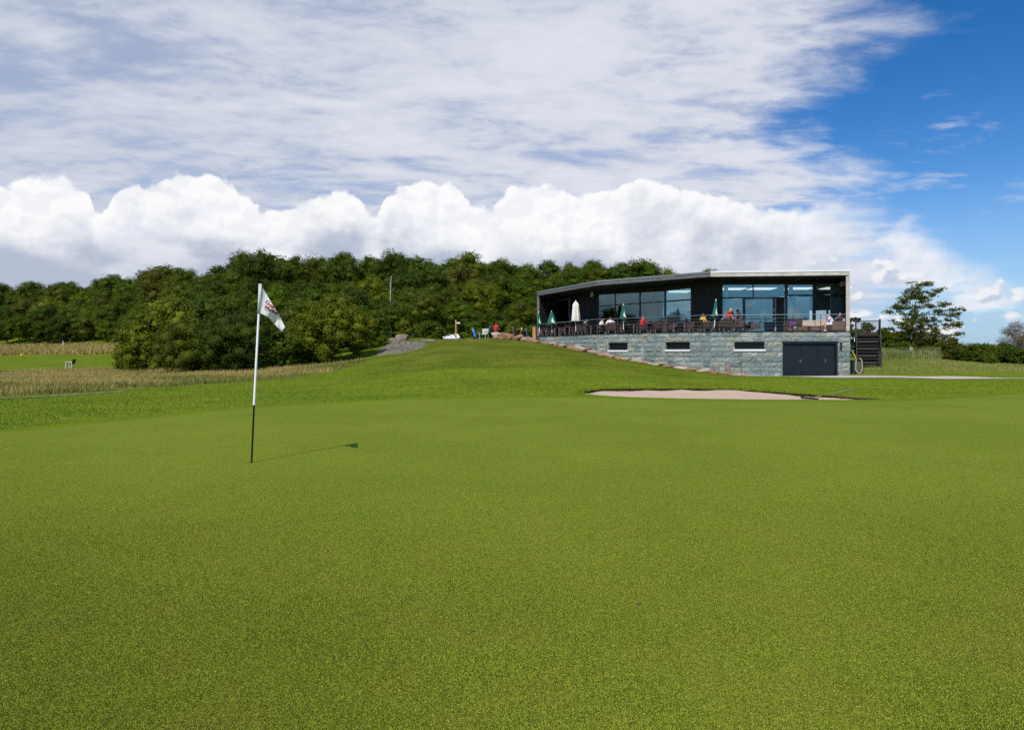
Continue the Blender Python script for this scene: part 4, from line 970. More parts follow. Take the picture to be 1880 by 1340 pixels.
# tall loose tree rising over the left end of the wood, and the leaning one on the crest
for px, D, y, w, hue, lab in ((300, 104, 481, 7.2, 'bronze-tinted', 'tall loose bronze-tinted tree rising above the wood left of the crest'), (478, 92, 451, 6.5, 'dark green', 'dark tree topping the crest of the wood above the flag'),
                              (205, 150, 499, 8.0, 'mid green', 'rounded tree standing highest above the bench'), (716, 99, 461, 6, 'dark green', 'dark tree whose top breaks the skyline above the dead pale trunk'), (1168, 110, 469, 11, 'dark green', 'broad dark tree dome on the skyline above the clubhouse roof'),
                              (922, 101, 500, 8, 'mid green', 'tree filling the gap in the wood right of the crest seats'), (640, 92, 474, 7.5, 'mid green', 'round tree on the slope of the wood above the big olive bush')):
    X, Y = at(px, D); zt = zof(y, D); h = 10; put_tree('woodland_tree', X, Y, zt-h, h, w, hue, int(tr.randint(0, 9)), lab, 'tree', 'trees of the hillside wood behind the course')
# dead pale trunks among the trees
for px, D, y0, y1, lab in ((717, 77.5, 562, 507, 'bare white dead trunk standing against the wood'),):
    X, Y = at(px, D); z0, z1 = Hf(X, Y)-.2, zof(y1, D); x = MB(); h = z1-z0
    x.tube([(0, 0, 0), (.05, 0, h*.35), (-.04, 0, h*.7), (.08, 0, h)], [.09, .07, .05, .02], 8)
    o = empty('dead_tree', (X, Y, z0), 0, lab, 'dead tree', 'dead trunks at the edge of the wood'); x.build('trunk', M['birch'], o, smooth=True)
    x = MB()
    for k in range(6): a = k*2.1; zq = h*(.55+.07*k); x.tube([(0, 0, zq), (math.cos(a)*.25, math.sin(a)*.25, zq+.25), (math.cos(a)*.4, math.sin(a)*.4, zq+.6)], [.02, .012, .004], 5)
    x.build('branches', M['birch'], o, smooth=True)

# big bushes in front of the wood
def put_bush(name, px, D, ytop, wpx, hue, seed, label, lobes=34, leaves=15000, size=.062, group=None, cat='bush', base_y=None, lobe_r=(.24, .42), squash=1.0, hgt=None, **kw):
    X, Y = at(px, D); zg = Hf(X, Y) if base_y is None else zof(base_y, D); zt = zof(ytop, D); h = zt-zg; rx = wpx*D/F/2
    rx *= 1.12; me_, C, rad = crown_mesh('foliage', seed, (rx, rx*.85, h*.60*squash), int(lobes*1.3), leaves, size, HUES[hue] if hue in HUES else M[hue], lobe_r, **kw)
    o = empty(name, (X, Y, zg), 0, label, cat, group); c = link('foliage', me_, o); c.location = (0, 0, h*.46)
    link('stems', trunk_mesh('stems', h*.8, .09, C, seed, M['trunk'], 12, zc=h*.46, low=.05), o); return o
BG = 'large bushes between the rough and the wood'
put_bush('bush', 612, 49.5, 541, 158, 'light olive', 301, 'large spreading olive bush right of the flag, its branches hanging low to the right', 60, 24000, .075, BG, lobe_r=(.16, .34))
put_bush('bush', 545, 50.5, 556, 110, 'olive green', 302, 'olive bush immediately right of the flag pole', 34, 14000, .07, BG)
put_bush('bush', 520, 47.5, 604, 110, 'mid green', 303, 'low dense green bush at the foot of the big olive bush', 30, 12000, .07, BG)
put_bush('bush', 433, 46.5, 574, 150, 'dark green', 304, 'broad rounded dark bush left of the flag pole', 46, 20000, .06, BG)
put_bush('bush', 352, 47.0, 590, 140, 'olive green', 305, 'low rounded olive bush left of the broad dark one', 40, 16000, .06, BG)
put_bush('bush', 480, 47.0, 612, 80, 'dark green', 306, 'small dark bush behind the middle of the flag pole', 26, 9000, .06, BG)
put_bush('bush', 268, 52.0, 570, 96, 'light olive', 307, 'light leafy bush at the left end of the bushes', 34, 13000, .075, BG)
put_bush('bush', 318, 54.5, 545, 120, 'light olive', 308, 'tall light olive bush behind the left end of the bushes', 40, 15000, .08, BG)
put_bush('bush', 236, 54.0, 618, 60, 'mid green', 309, 'lowest bush at the far left foot of the thicket', 20, 6000, .07, BG)
put_bush('bush', 390, 56.0, 532, 130, 'mid green', 310, 'tall green bush behind and above the olive one', 40, 15000, .08, BG)
put_bush('bush', 576, 57.0, 534, 110, 'bright green', 311, 'bright leafy bush rising behind the two olive ones', 36, 13000, .08, BG)
put_bush('bush', 668, 57.0, 566, 90, 'mid green', 312, 'green bush behind the right tip of the olive bush', 30, 11000, .08, BG)
put_bush('bush', 742, 63.0, 583, 26, 'yellow-green', 313, 'small upright yellow-green bush beside the rounded boulder', 16, 3500, .06, None)
for px, w, y, hue, lab in ((790, 50, 588, 'mid green', 'low green bush behind the dip left of the signpost'), (868, 40, 592, 'bright green', 'low bright bush right of the signpost'), (930, 60, 588, 'olive green', 'olive bush behind the seats on the crest'), (975, 40, 596, 'bright green', 'leafy bush touching the left corner of the clubhouse')):
    put_bush('bush', px, 70, y, w, hue, int(px), lab, 22, 6000, .08, 'low bushes along the crest', base_y=632)

# rough grass: blades
def blades(name, X, Y, hmin, hmax, wid, mat, seed, label=None, bend=.35, lift=0.0):
    g = np.random.RandomState(seed); n = len(X); Z = H(X, Y)+lift; h = g.uniform(hmin, hmax, n); a = g.uniform(0, 6.283, n); w = wid*g.uniform(.6, 1.4, n)
    bx = g.normal(.25, 1, n)*bend*h; by = g.normal(.1, 1, n)*bend*h
    p0 = np.stack([X-np.cos(a)*w, Y-np.sin(a)*w, Z-.02], 1); p1 = np.stack([X+np.cos(a)*w, Y+np.sin(a)*w, Z-.02], 1)
    m0 = np.stack([X-np.cos(a)*w*.8+bx*.35, Y-np.sin(a)*w*.8+by*.35, Z+h*.6], 1); m1 = np.stack([X+np.cos(a)*w*.8+bx*.35, Y+np.sin(a)*w*.8+by*.35, Z+h*.6], 1)
    q = np.stack([X+bx, Y+by, Z+h], 1)
    V = np.stack([p0, p1, m1, m0, q], 1).reshape(-1, 3); i0 = np.arange(n)*5
    Fs = np.concatenate([np.stack([i0, i0+1, i0+2], 1), np.stack([i0, i0+2, i0+3], 1), np.stack([i0+3, i0+2, i0+4], 1)])
    return tag(link(name, np_mesh(name, V, Fs, 3, mat)), label, 'grass', None, 'stuff')
def scatter(n, x0, x1, y0, y1, cond, seed):
    g = np.random.RandomState(seed); X = g.uniform(x0, x1, n); Y = g.uniform(y0, y1, n); k = cond(X, Y); return X[k], Y[k]
M['straw'] = blade_mat('straw_grass', [(.08, .11, .015), (.32, .25, .07), (.50, .37, .14), (.22, .20, .04), (.60, .44, .17)])
M['lush'] = blade_mat('green_grass', [(.11, .165, .008), (.17, .23, .011), (.23, .28, .018)])
M['bankgrass'] = blade_mat('bank_grass', [(.10, .16, .02), (.17, .22, .03), (.28, .24, .09), (.13, .19, .02)])
M['reed'] = blade_mat('reeds', [(.12, .17, .04), (.22, .25, .08), (.34, .30, .15)])
pxf = lambda X, Y: CX+F*X/Y
X, Y = scatter(520000, -50, -7, 20, 64, lambda X, Y: rough_mask(X, Y) & (pxf(X, Y) > -60) & (np.sin(X*.9+np.sin(Y*.6)*2)+np.sin(Y*1.1+X*.4)+np.random.RandomState(77).normal(0, .9, X.shape) > -.7), 1)
k = np.random.RandomState(2).rand(len(X)) < np.clip(40/Y, .4, 1); M['roughgreen'] = blade_mat('rough_green', [(.050, .080, .006), (.10, .13, .012), (.17, .17, .03), (.26, .22, .07)])
cl = np.sin(X*.55+np.sin(Y*.4)*2.2)*.5+np.sin(Y*.75+X*.21)*.5+np.random.RandomState(3).normal(0, .45, len(X)); fr_ = np.interp(pxf(X, Y), *zip(*ROUGH_F)); cl += np.clip((Y-fr_-2)/7, -.6, .7)
st_ = cl > .42; blades('rough_undergrowth', X[k & ~st_], Y[k & ~st_], .04, .20, .008, M['roughgreen'], 33, 'greenish undergrowth of the rough left of the fairway', .5)
k &= st_; blades('rough_grass', X[k], Y[k], .06, .33, .005, M['straw'], 3, 'tall straw-coloured rough grass left of the fairway')
X, Y = scatter(60000, -110, -45, 100, 128, lambda X, Y: rough_mask(X, Y) & (pxf(X, Y) > -60) & (pxf(X, Y) < 330), 4)
blades('rough_grass', X, Y, .4, 1.1, .03, M['straw'], 5, 'straw-coloured grass along the foot of the wood')
def fair(X, Y):
    p = pxf(X, Y); return ~inside(X, Y, APRON) & ~inside(X, Y, offset(BUNK, .1)) & ~rough_mask(X, Y) & (p > -60) & (p < 1950) & ~((Y > 42) & (p > 1290))
X, Y = scatter(520000, -18, 34, 11, 44, fair, 6); g_ = np.random.RandomState(7).rand(len(X)) < np.clip(1.25-Y/48, .25, 1)
blades('fairway_grass', X[g_], Y[g_], .015, .045, .0055, M['lush'], 8, 'short green fairway grass', .5)
# blades of the closely mown green nearest the camera
M['fineturf'] = blade_mat('fine_turf', [(.050, .078, .004), (.070, .100, .006), (.092, .114, .010), (.118, .098, .018)], 1.4, .25)
gq = np.random.RandomState(61); Yq = 2.25+gq.rand(2600000)*10.5; Xq = gq.uniform(-.80, .80, len(Yq))*Yq
kq = gq.rand(len(Yq)) < np.minimum(.95, 6.4/Yq**1.45)*np.clip((12.75-Yq)/7.5, 0, 1)**1.3; Xq = Xq[kq]; Yq = Yq[kq]; print('turf blades', len(Xq))
blades('putting_grass', Xq, Yq, .0032, .0075, .0011, M['fineturf'], 62, 'finely mown blades of the putting green nearest the camera', .6, .030)
# shaggy fringe over the bunker lip
rb = np.random.RandomState(9); kk = rb.randint(0, len(BUNK), 15000); tt = rb.rand(len(kk)); Pq = BUNK[kk]*(1-tt[:, None])+BUNK[(kk+1) % len(BUNK)]*tt[:, None]
Pq = Pq+rb.normal(0, .035, Pq.shape)+unit([0, 1])*0; kq = (Pq[:, 1] > 21.7)
blades('bunker_fringe', Pq[kq, 0], Pq[kq, 1], .02, .07, .006, M['lush'], 10, 'shaggy turf hanging over the back lip of the bunker', .7, .04)
# reeds and bank grass to the right
X, Y = scatter(60000, 30, 44, 55, 64, lambda X, Y: (pxf(X, Y) > 1606) & (pxf(X, Y) < 1745) & (np.sin(X*2.1+Y)+np.sin(X*.8-Y*1.3) > -.6+.6*np.random.RandomState(5).normal(0, 1, X.shape)), 11); blades('reeds', X, Y, .25, 1.0, .012, M['reed'], 12, 'pale green reeds round the foot of the lone tree')
X, Y = scatter(45000, 22, 46, 44, 55, lambda X, Y: (pxf(X, Y) > 1570) & (pxf(X, Y) < 1950), 13); blades('bank_grass', X, Y, .03, .10, .010, M['bankgrass'], 14, 'dry short grass on the bank beside the stair', .6)
# lone tree: airy layered foliage on a forked trunk
D = 57.0; tx, ty = at(1672, D); tz = Hf(tx, ty); kx = D/F
rl = np.random.RandomState(31); L = []
outl = [(1694, 527, 30), (1715, 540, 28), (1672, 540, 22), (1650, 556, 14), (1700, 556, 40), (1660, 572, 28), (1645, 566, 12), (1718, 565, 16), (1705, 580, 38), (1655, 590, 24), (1738, 575, 15), (1725, 592, 26), (1742, 590, 14), (1690, 600, 44), (1655, 606, 24), (1722, 606, 24), (1740, 608, 10), (1672, 618, 28), (1705, 616, 30), (1645, 618, 14), (1735, 582, 16), (1690, 545, 30), (1680, 585, 30), (1715, 622, 20)]
for (px, py, sp) in outl:
    for q in range(9 if sp > 20 else 4):
        L.append(((px+rl.uniform(-sp, sp)*.8-1672)*kx, rl.uniform(-1.9, 1.9)*(1-abs(py-585)/110), zof(py+rl.uniform(-9, 9), D)-tz, rl.uniform(.26, .46)))
me_, C, rad = crown_mesh('crown', 77, (2.6, 2.2, 2.4), 0, 30000, .055, HUES['olive green'], pts=L, flat=.50, shell=(.15, 1.2), core=False)
o = empty('lone_tree', (tx, ty, tz), 0, 'lone airy rowan-like tree with layered foliage standing on the right bank', 'tree')
link('crown', me_, o); x = MB(); x.tube([(0, 0, -.2), (.05, 0, .8), (-.02, 0, 1.7), (.10, 0, 2.6), (.25, 0, 4.0), (.6, 0, 5.6)], [.20, .15, .13, .10, .07, .02], 10)
xb = MB()
for k in rl.permutation(len(C))[:40]:
    e = C[k]; s0 = np.array([.02, 0, min(max(1.4, e[2]*.55), 4.0)]); xb.tube([s0, (s0+e)/2+(0, 0, .12), e], [.045, .022, .008], 5)
x.build('trunk', M['birch'], o, smooth=True); xb.build('limbs', M['trunk'], o, smooth=True)
# bushes on the right
RG = 'bushes along the right bank'
put_bush('bush', 1568, 66, 569, 36, 'dark green', 401, 'dark bush top showing between the clubhouse and the stair', 18, 5000, .08, RG, base_y=655)
put_bush('bush', 1592, 68, 580, 30, 'olive green', 402, 'olive bush behind the stair landing', 16, 4000, .08, RG, base_y=655)
put_bush('bush', 1622, 64, 603, 54, 'mid green', 403, 'dense green bush right of the stair', 30, 10000, .07, RG)
put_bush('bush', 1652, 67, 606, 50, 'bright green', 404, 'bright green bush behind the lone tree trunk', 26, 8000, .07, RG)
put_bush('bush', 1700, 70, 612, 60, 'olive green', 405, 'olive bush right behind the lone tree', 28, 9000, .08, RG)
put_bush('bush', 1748, 55, 620, 40, 'twiggy' if 'twiggy' in M else 'bronze-tinted', 406, 'brownish twiggy bush right of the lone tree', 24, 8000, .05, RG)
put_bush('bush', 1768, 53, 642, 46, 'dark green', 407, 'low dark green bush in front of the brownish one', 24, 8000, .06, RG)
put_bush('bush', 1800, 54, 632, 70, 'olive green', 408, 'wide olive bush in the middle of the right hand thicket', 34, 12000, .065, RG)
put_bush('bush', 1838, 54, 632, 60, 'mid green', 409, 'green bush left of the brown leafless one', 28, 9000, .07, RG)
put_bush('bush', 1866, 52, 641, 60, 'dark green', 410, 'low dark bush at the right edge of the picture', 28, 9000, .065, RG)
put_bush('bush', 1815, 51.5, 652, 50, 'mid green', 411, 'lowest green bush at the front of the right hand thicket', 22, 7000, .06, RG)
HUES['brown'] = leaf_mat('leaf_brown', (.10, .065, .045), (.20, .14, .10), .1)
put_bush('bush', 1872, 56, 592, 70, 'brown', 412, 'tall brown nearly leafless bush at the right edge', 30, 12000, .035, RG, cat='bush', base_y=645, shell=(.2, 1.05), core=False)
for k, (px, D, y, w) in enumerate(((1920, 58, 605, 80), (1930, 54, 640, 60), (-40, 56, 640, 50))):
    put_bush('bush', px, D, y, w, 'mid green', 420+k, ('green bush just beyond the brown one', 'low green bush beyond the right edge', 'bush beyond the left edge')[k], 22, 5000, .07)
# far belt of trees towards the horizon
x = np.random.RandomState(50); cs = []
for k in range(110):
    px = x.uniform(1560, 2100); D = x.uniform(330, 520); X, Y = at(px, D); r = x.uniform(4, 8); cs.append((X, Y, zof(629, D)-r*.9+x.uniform(-1.5, .8), r))
for k in range(60):
    px = x.uniform(1320, 1700); D = x.uniform(330, 520); X, Y = at(px, D); r = x.uniform(4, 7); cs.append((X, Y, zof(634, D)-r, r))
c0 = np.array(cs); me_, C, rad = crown_mesh('far_trees', 51, (1, 1, 1), 0, 22000, .55, HUES['dark green'], pts=c0, flat=.8)
tag(link('distant_woodland', me_), 'thin dark belt of distant trees on the right horizon', 'woodland', None, 'stuff')
print('vegetation done')

# ------------------------------------------------------------------ golf flag
M['pole_white'] = pm('pole_white', (.90, .90, .88), (.86, .86, .85), 3, .6); M['pole_black'] = pm('pole_black', (.008, .008, .008), (.012, .012, .012), 3, .7, spec=.2)
def cloth_mat():
    m, nt, b = base_mat('flag_cloth'); n = nt.noise(nt.new('ShaderNodeTexCoord').outputs['Object'], 9, 4, .6)
    c = nt.mix(nt.ss(n, .3, .7), (.80, .80, .78), (.70, .71, .70)); nt.put(b.inputs['Base Color'], c); b.inputs['Roughness'].default_value = .9
    nt.l.new(nt.bump(nt.noise(nt.new('ShaderNodeTexCoord').outputs['Object'], 14, 3, .5), .5, .02), b.inputs['Normal'])
    t = nt.new('ShaderNodeBsdfTranslucent'); nt.put(t.inputs[0], (.75, .75, .72)); mx = nt.new('ShaderNodeMixShader'); mx.inputs[0].default_value = .35
    nt.l.new(b.outputs[0], mx.inputs[1]); nt.l.new(t.outputs[0], mx.inputs[2]); nt.l.new(mx.outputs[0], nt.n['Material Output'].inputs[0]); return m
M['cloth'] = cloth_mat(); M['flag_ink'] = pm('flag_ink', (.26, .012, .03), (.20, .01, .025), 20, .8); M['flag_ink2'] = pm('flag_ink_grey', (.25, .20, .20), None, 20, .8)
B0 = Vector((-3.356, 8.78, Hf(-3.356, 8.78)+.03)); T0 = Vector(((478-CX)/F*8.66, 8.66, zof(523, 8.66)))
flag = empty('golf_flag', B0, 0, 'white golf flag hanging on a leaning pole, white above and black below', 'golf flag')
def fl(o): o.matrix_parent_inverse = Matrix.Translation(B0).inverted(); return o
mid = B0.lerp(T0, .327); sl = B0.lerp(T0, .84)
x = MB(); x.bar(B0-Vector((0, 0, .15)), mid, .0115, 12); fl(x.build('lower_pole', M['pole_black'], flag))
x = MB(); x.bar(mid, T0, .0150, 16); fl(x.build('upper_pole', M['pole_white'], flag))
x = MB(); x.bar(sl, T0+(T0-B0).normalized()*.012, .0200, 12, r2=.0195); fl(x.build('flag_sleeve', M['cloth'], flag, smooth=True))
TE = np.array([(479, 523.5), (488, 538), (498, 555), (508, 571), (517, 587), (523, 600)]); BE = np.array([(476.5, 574.5), (485, 578), (494, 583), (500, 589.5), (507, 598), (517, 610)])
def fsurf(u, v):
    k = np.linspace(0, 1, 6); tx_, ty_ = np.interp(u, k, TE[:, 0]), np.interp(u, k, TE[:, 1]); bx, by = np.interp(u, k, BE[:, 0]), np.interp(u, k, BE[:, 1])
    px = tx_+(bx-tx_)*v; py = ty_+(by-ty_)*v
    py = py+3.0*np.exp(-((u-.56)/.12)**2)*np.clip((v-.75)/.25, 0, 1)*np.sin(v*9)
    D = 8.67+.055*np.sin(u*9.5+v*2.2)*np.clip(u*3, 0, 1)+.04*np.sin(u*17-v*3)*v*u+.05*v*u
    return np.array([(px-CX)/F*D, D, EYE+(HZ-py)*D/F])
n, m_ = 48, 32; V = [fsurf(a/(n-1), b/(m_-1)) for a in range(n) for b in range(m_)]
Fs = [(a*m_+b, (a+1)*m_+b, (a+1)*m_+b+1, a*m_+b+1) for a in range(n-1) for b in range(m_-1)]
fl(link('flag_cloth', np_mesh('flag_cloth', V, Fs, 4, M['cloth'], True), flag))
gu, gv = np.meshgrid(np.linspace(0.02, .98, 120), np.linspace(.02, .98, 90), indexing='ij')
GP = np.array([fsurf(a, b) for a, b in zip(gu.ravel(), gv.ravel())]); GPX = np.stack([CX+F*GP[:, 0]/GP[:, 1], HZ-(GP[:, 2]-EYE)/GP[:, 1]*F], 1)
def text_mesh(body, size):
    c = bpy.data.curves.new('t', 'FONT'); c.body = body; c.size = size; c.offset = size*.035; c.shear = .18; c.resolution_u = 4; o = bpy.data.objects.new('t', c); col.objects.link(o)
    me_ = bpy.data.meshes.new_from_object(o.evaluated_get(bpy.context.evaluated_depsgraph_get())); bpy.data.objects.remove(o); return me_
def print_on_flag(body, size, x0, y0, bend, mat, name):
    me_ = text_mesh(body, size); bm = bmesh.new(); bm.from_mesh(me_); bmesh.ops.triangulate(bm, faces=bm.faces[:]); bmesh.ops.subdivide_edges(bm, edges=[e for e in bm.edges if e.calc_length() > size*.15], cuts=1, use_grid_fill=True); bm.to_mesh(me_); bm.free()
    for v in me_.vertices:
        X, Y = v.co.x, v.co.y; ang = R(bend)*min(1, X/9); cxp = x0+X*math.cos(ang*.8); cyp = y0+X*math.sin(ang*.8)
        qx = cxp+Y*math.sin(ang)*.6; qy = cyp-Y*math.cos(ang)
        k = np.argmin((GPX[:, 0]-qx)**2+(GPX[:, 1]-qy)**2); D = GP[k, 1]-.004; v.co = ((qx-CX)/F*D, D, EYE+(HZ-qy)*D/F)
    me_.materials.append(mat); return fl(link(name, me_, flag))
print_on_flag('Golf', 10.0, 486.5, 557.5, 38, M['flag_ink'], 'flag_lettering')
print_on_flag('Market', 9.2, 485.5, 566.5, 34, M['flag_ink'], 'flag_lettering')
print_on_flag('COM', 2.6, 485.5, 570.0, 25, M['flag_ink2'], 'flag_lettering')
x = MB(); x.lathe([(.054, -.002), (.056, .003), (.050, .003), (.050, -.001)], (0, 0, 0), 24); hc = x.build('hole_cup', M['pole_black']); hc.location = B0+Vector((-.02, -.0, -.002)); x2 = MB(); x2.lathe([(.050, -.001), (.050, .001)], (0, 0, 0), 24); x2.build('hole_shade', M['black'], hc)  # flat black disc stands in for the shade down inside the hole
tag(hc, 'dark round golf hole at the foot of the flag pole', 'golf hole')
# tiny brown leaf on the green
lx, ly = at(1172, 1.43*F/(1114-HZ)); M['deadleaf'] = pm('dead_leaf', (.16, .07, .03), (.25, .12, .06), 20, .8)
x = MB(); x.add([(-.016, 0, .002), (-.004, -.008, .006), (.014, -.003, .010), (.018, .004, .004), (0, .009, .009), (-.003, 0, .001)], [(0, 1, 2, 3, 4), (0, 4, 5), (0, 5, 1)]); o = x.build('fallen_leaf', M['deadleaf']); o.location = (lx, ly, Hf(lx, ly)+.031); tag(o, 'tiny curled brown leaf lying alone on the putting green', 'leaf')
# bunker rake
M['rakewood'] = pm('rake_handle', (.22, .18, .13), (.30, .25, .19), 8, .7); rk0 = Vector((9.55, 21.9, 0)); rk0.z = float(sandz(rk0.x, rk0.y))+.05
rk1 = Vector((11.75, 23.6, Hf(11.75, 23.6)+.16)); rake = empty('bunker_rake', rk0, 0, 'long-handled rake lying in the sand with its handle up on the grass', 'rake')
def rkf(o): o.matrix_parent_inverse = Matrix.Translation(rk0).inverted(); return o
x = MB(); x.bar(rk0, rk1, .017, 8); rkf(x.build('handle', M['rakewood'], rake)); dr = (rk1-rk0).normalized(); sd_ = (dr.cross(Vector((0, 0, 1))).normalized()*.45+Vector((.30, -.85, -.05))).normalized()
x = MB(); a, b = rk0-sd_*.34, rk0+sd_*.34; x.bar(a, b, .032, sq=True)
for k in range(13): p = a.lerp(b, k/12); x.bar(p, p-Vector((0, 0, .085))-dr*.02, .010, 5)
x.bar(rk0+dr*.25, rk0-sd_*.15, .01, 5); x.bar(rk0+dr*.25, rk0+sd_*.15, .01, 5); rkf(x.build('rake_head', M['pole_black'], rake))

# ------------------------------------------------------------------ terrace furniture
def wicker(name, c1, c2):
    m, nt, b = base_mat(name); P = nt.new('ShaderNodeTexCoord').outputs['Object']; x_, y_, z_ = nt.sep(P)
    w = nt.m('MULTIPLY', nt.m('SINE', nt.m('MULTIPLY', z_, 150)), nt.m('SINE', nt.m('MULTIPLY', nt.m('ADD', x_, y_), 110)))
    c = nt.mix(nt.ss(w, -.6, .6), c1, c2); nt.put(b.inputs['Base Color'], c); b.inputs['Roughness'].default_value = .6; nt.l.new(nt.bump(w, .5, .01), b.inputs['Normal']); return m
M['wicker'] = wicker('brown_wicker', (.030, .016, .013), (.075, .042, .032)); M['wicker2'] = wicker('red_brown_wicker', (.12, .062, .045), (.20, .115, .085)); M['cushion'] = pm('beige_cushion', (.50, .42, .35), (.44, .37, .30), 4, .9, .2)
M['legmetal'] = pm('chair_leg', (.16, .12, .10), (.22, .17, .14), 6, .5)
OUTL = [R0, K1, K2, L0]
def tp(px, s):
    p = hit(px, OUTL)[0]; d = unit(p); q = p+d*s; return Vector((q[0], q[1], DECK))
proto = {}
def armchair(loc, rz, label, group='brown wicker armchairs on the terrace'):
    if 'chair' not in proto:
        o = empty('wicker_armchair'); x = MB(); x.box(-.26, -.26, .30, .26, .26, .42); x.build('seat', M['wicker'], o, bevel=.02)
        x = MB(); x.add([(a, b, c) for a, b, c in ((-.30, -.30, .26), (.30, -.30, .26), (.28, -.24, .26), (-.28, -.24, .26), (-.29, -.38, .82), (.29, -.38, .82), (.27, -.33, .82), (-.27, -.33, .82))], [(0, 3, 2, 1), (4, 5, 6, 7), (0, 1, 5, 4), (1, 2, 6, 5), (2, 3, 7, 6), (3, 0, 4, 7)]); x.build('backrest', M['wicker'], o, bevel=.02)
        for s in (-1, 1): x = MB(); x.box(s*.30-.035, -.34, .24, s*.30+.035, .27, .62); x.build('armrest', M['wicker'], o, bevel=.02)
        for a, b in ((-.28, -.28), (.28, -.28), (-.28, .24), (.28, .24)): x = MB(); x.bar((a, b, 0), (a, b, .30), .028, sq=True, r2=.034); x.build('leg', M['legmetal'], o)
        proto['chair'] = o; n_ = o
    else: n_ = copy_tree(proto['chair'])
    n_.location = loc; n_.rotation_euler = (0, 0, rz); return tag(n_, label, 'armchair', group)
def table(loc, rz, label):
    if 'table' not in proto:
        o = empty('terrace_table'); x = MB(); x.box(-.45, -.45, .69, .45, .45, .74); x.build('table_top', M['wicker'], o, bevel=.01)
        for a in (-.4, .4):
            for b in (-.4, .4): x = MB(); x.bar((a, b, 0), (a, b, .69), .04, sq=True); x.build('leg', M['legmetal'], o)
        proto['table'] = o; n_ = o
    else: n_ = copy_tree(proto['table'])
    n_.location = loc; n_.rotation_euler = (0, 0, rz); return tag(n_, label, 'table', 'square wicker tables on the terrace')
TB = [(1006, 1.2, 'beside the left end wall', 'lbr'), (1030, 1.4, 'between the green and the white parasol', 'lbr'), (1049, 1.5, 'behind the white parasol', 'br'), (1088, 1.3, 'right of the white parasol', 'bl'), (1110, 1.5, 'where two white-shirted people sit', 'rb'),
      (1137, 1.4, 'left of the middle green parasol', 'fb'), (1160, 1.5, 'right of the middle green parasol', 'lb'), (1196, 1.3, 'beside the seated person in red', 'rb'), (1222, 1.6, 'before the right middle windows', 'lb'), (1252, 1.4, 'left of the dark wall panel', 'lbr'),
      (1322, 1.5, 'beside the standing woman in red', 'fbr')]
side = {'f': 'railing side', 'b': 'house side', 'l': 'left side', 'r': 'right side'}; rc = np.random.RandomState(8)
for px, s, where, ch in TB:
    c = tp(px, s); d = unit(np.array([c.x, c.y])); base = math.atan2(d[1], d[0])-math.pi/2
    seg_i = hit(px, OUTL)[1]; t_ = unit(OUTL[seg_i]-OUTL[seg_i+1]); face = math.atan2(t_[1], t_[0]); al = Vector((math.cos(face), math.sin(face), 0)); inw = Vector((-al.y, al.x, 0))
    if inw.y < 0: inw = -inw
    table(c, face, 'square wicker table '+where)
    for k in ch:
        off, rz = {'f': (-inw*.78, face), 'b': (inw*.80, face+math.pi), 'l': (-al*.80, face-math.pi/2), 'r': (al*.80, face+math.pi/2)}[k]
        armchair(c+off+Vector((rc.uniform(-.08, .08), rc.uniform(-.08, .08), 0)), rz+rc.uniform(-.2, .2), f'wicker armchair {side[k]} of the table {where}')
for px, s, rz, lab in ((1297, .75, -1.45, 'brown wicker armchair in which the woman in yellow sits'), (1179, .7, -1.3, 'brown wicker armchair in which the person in red sits'), (1121, .7, .2, 'brown wicker armchair of the brown-haired person in white'),
                   (1070, .8, -1.2, 'brown wicker armchair left of the white-shirted pair'), (1208, .55, 0.1, 'brown wicker armchair backed to the railing left of the tall planter'), (1334, .55, .05, 'brown wicker armchair backed against the railing under the woman in red'), (1358, 1.2, 2.6, 'brown wicker armchair before the dark-clothed person'), (1386, 1.9, 1.2, 'lone brown wicker armchair before the glass sliding door')):
    armchair(tp(px, s), rz, lab)
# tall wicker planter, lounge group at the right end
def simple(name, px, s, rz, parts, label, cat, group=None):
    o = empty(name, tp(px, s), rz, label, cat, group)
    for nm, mt, fn in parts: x = MB(); fn(x); x.build(nm, M[mt], o, bevel=.02)
    return o
simple('tall_planter', 1219, .7, 0, [('planter_box', 'wicker', lambda x: x.box(-.2, -.2, 0, .2, .2, .95)), ('planter_rim', 'wicker', lambda x: x.box(-.22, -.22, .9, .22, .22, .98))], 'tall dark wicker planter standing at the railing', 'planter')
simple('lounge_armchair', 1455, .75, .05, [('base', 'wicker2', lambda x: x.box(-.45, -.4, .03, .45, .4, .40)), ('backrest', 'wicker', lambda x: x.box(-.47, -.46, .38, .47, -.28, .84)), ('armrest', 'wicker2', lambda x: x.box(-.47, -.28, .38, -.36, .4, .60)), ('armrest', 'wicker2', lambda x: x.box(.36, -.28, .38, .47, .4, .60)), ('cushion', 'cushion', lambda x: x.box(-.35, -.27, .405, .35, .38, .50))], 'wicker lounge armchair with a dark padded back, behind the flower pot', 'armchair')
simple('lounge_armchair', 1470, 1.5, -1.4, [('base', 'wicker2', lambda x: x.box(-.4, -.4, .03, .4, .4, .40)), ('backrest', 'wicker2', lambda x: x.box(-.42, -.46, .38, .42, -.36, .70)), ('cushion', 'cushion', lambda x: x.box(-.36, -.35, .402, .36, -.2, .80))], 'wicker lounge chair with a beige cushion left of the beige sofa', 'armchair')
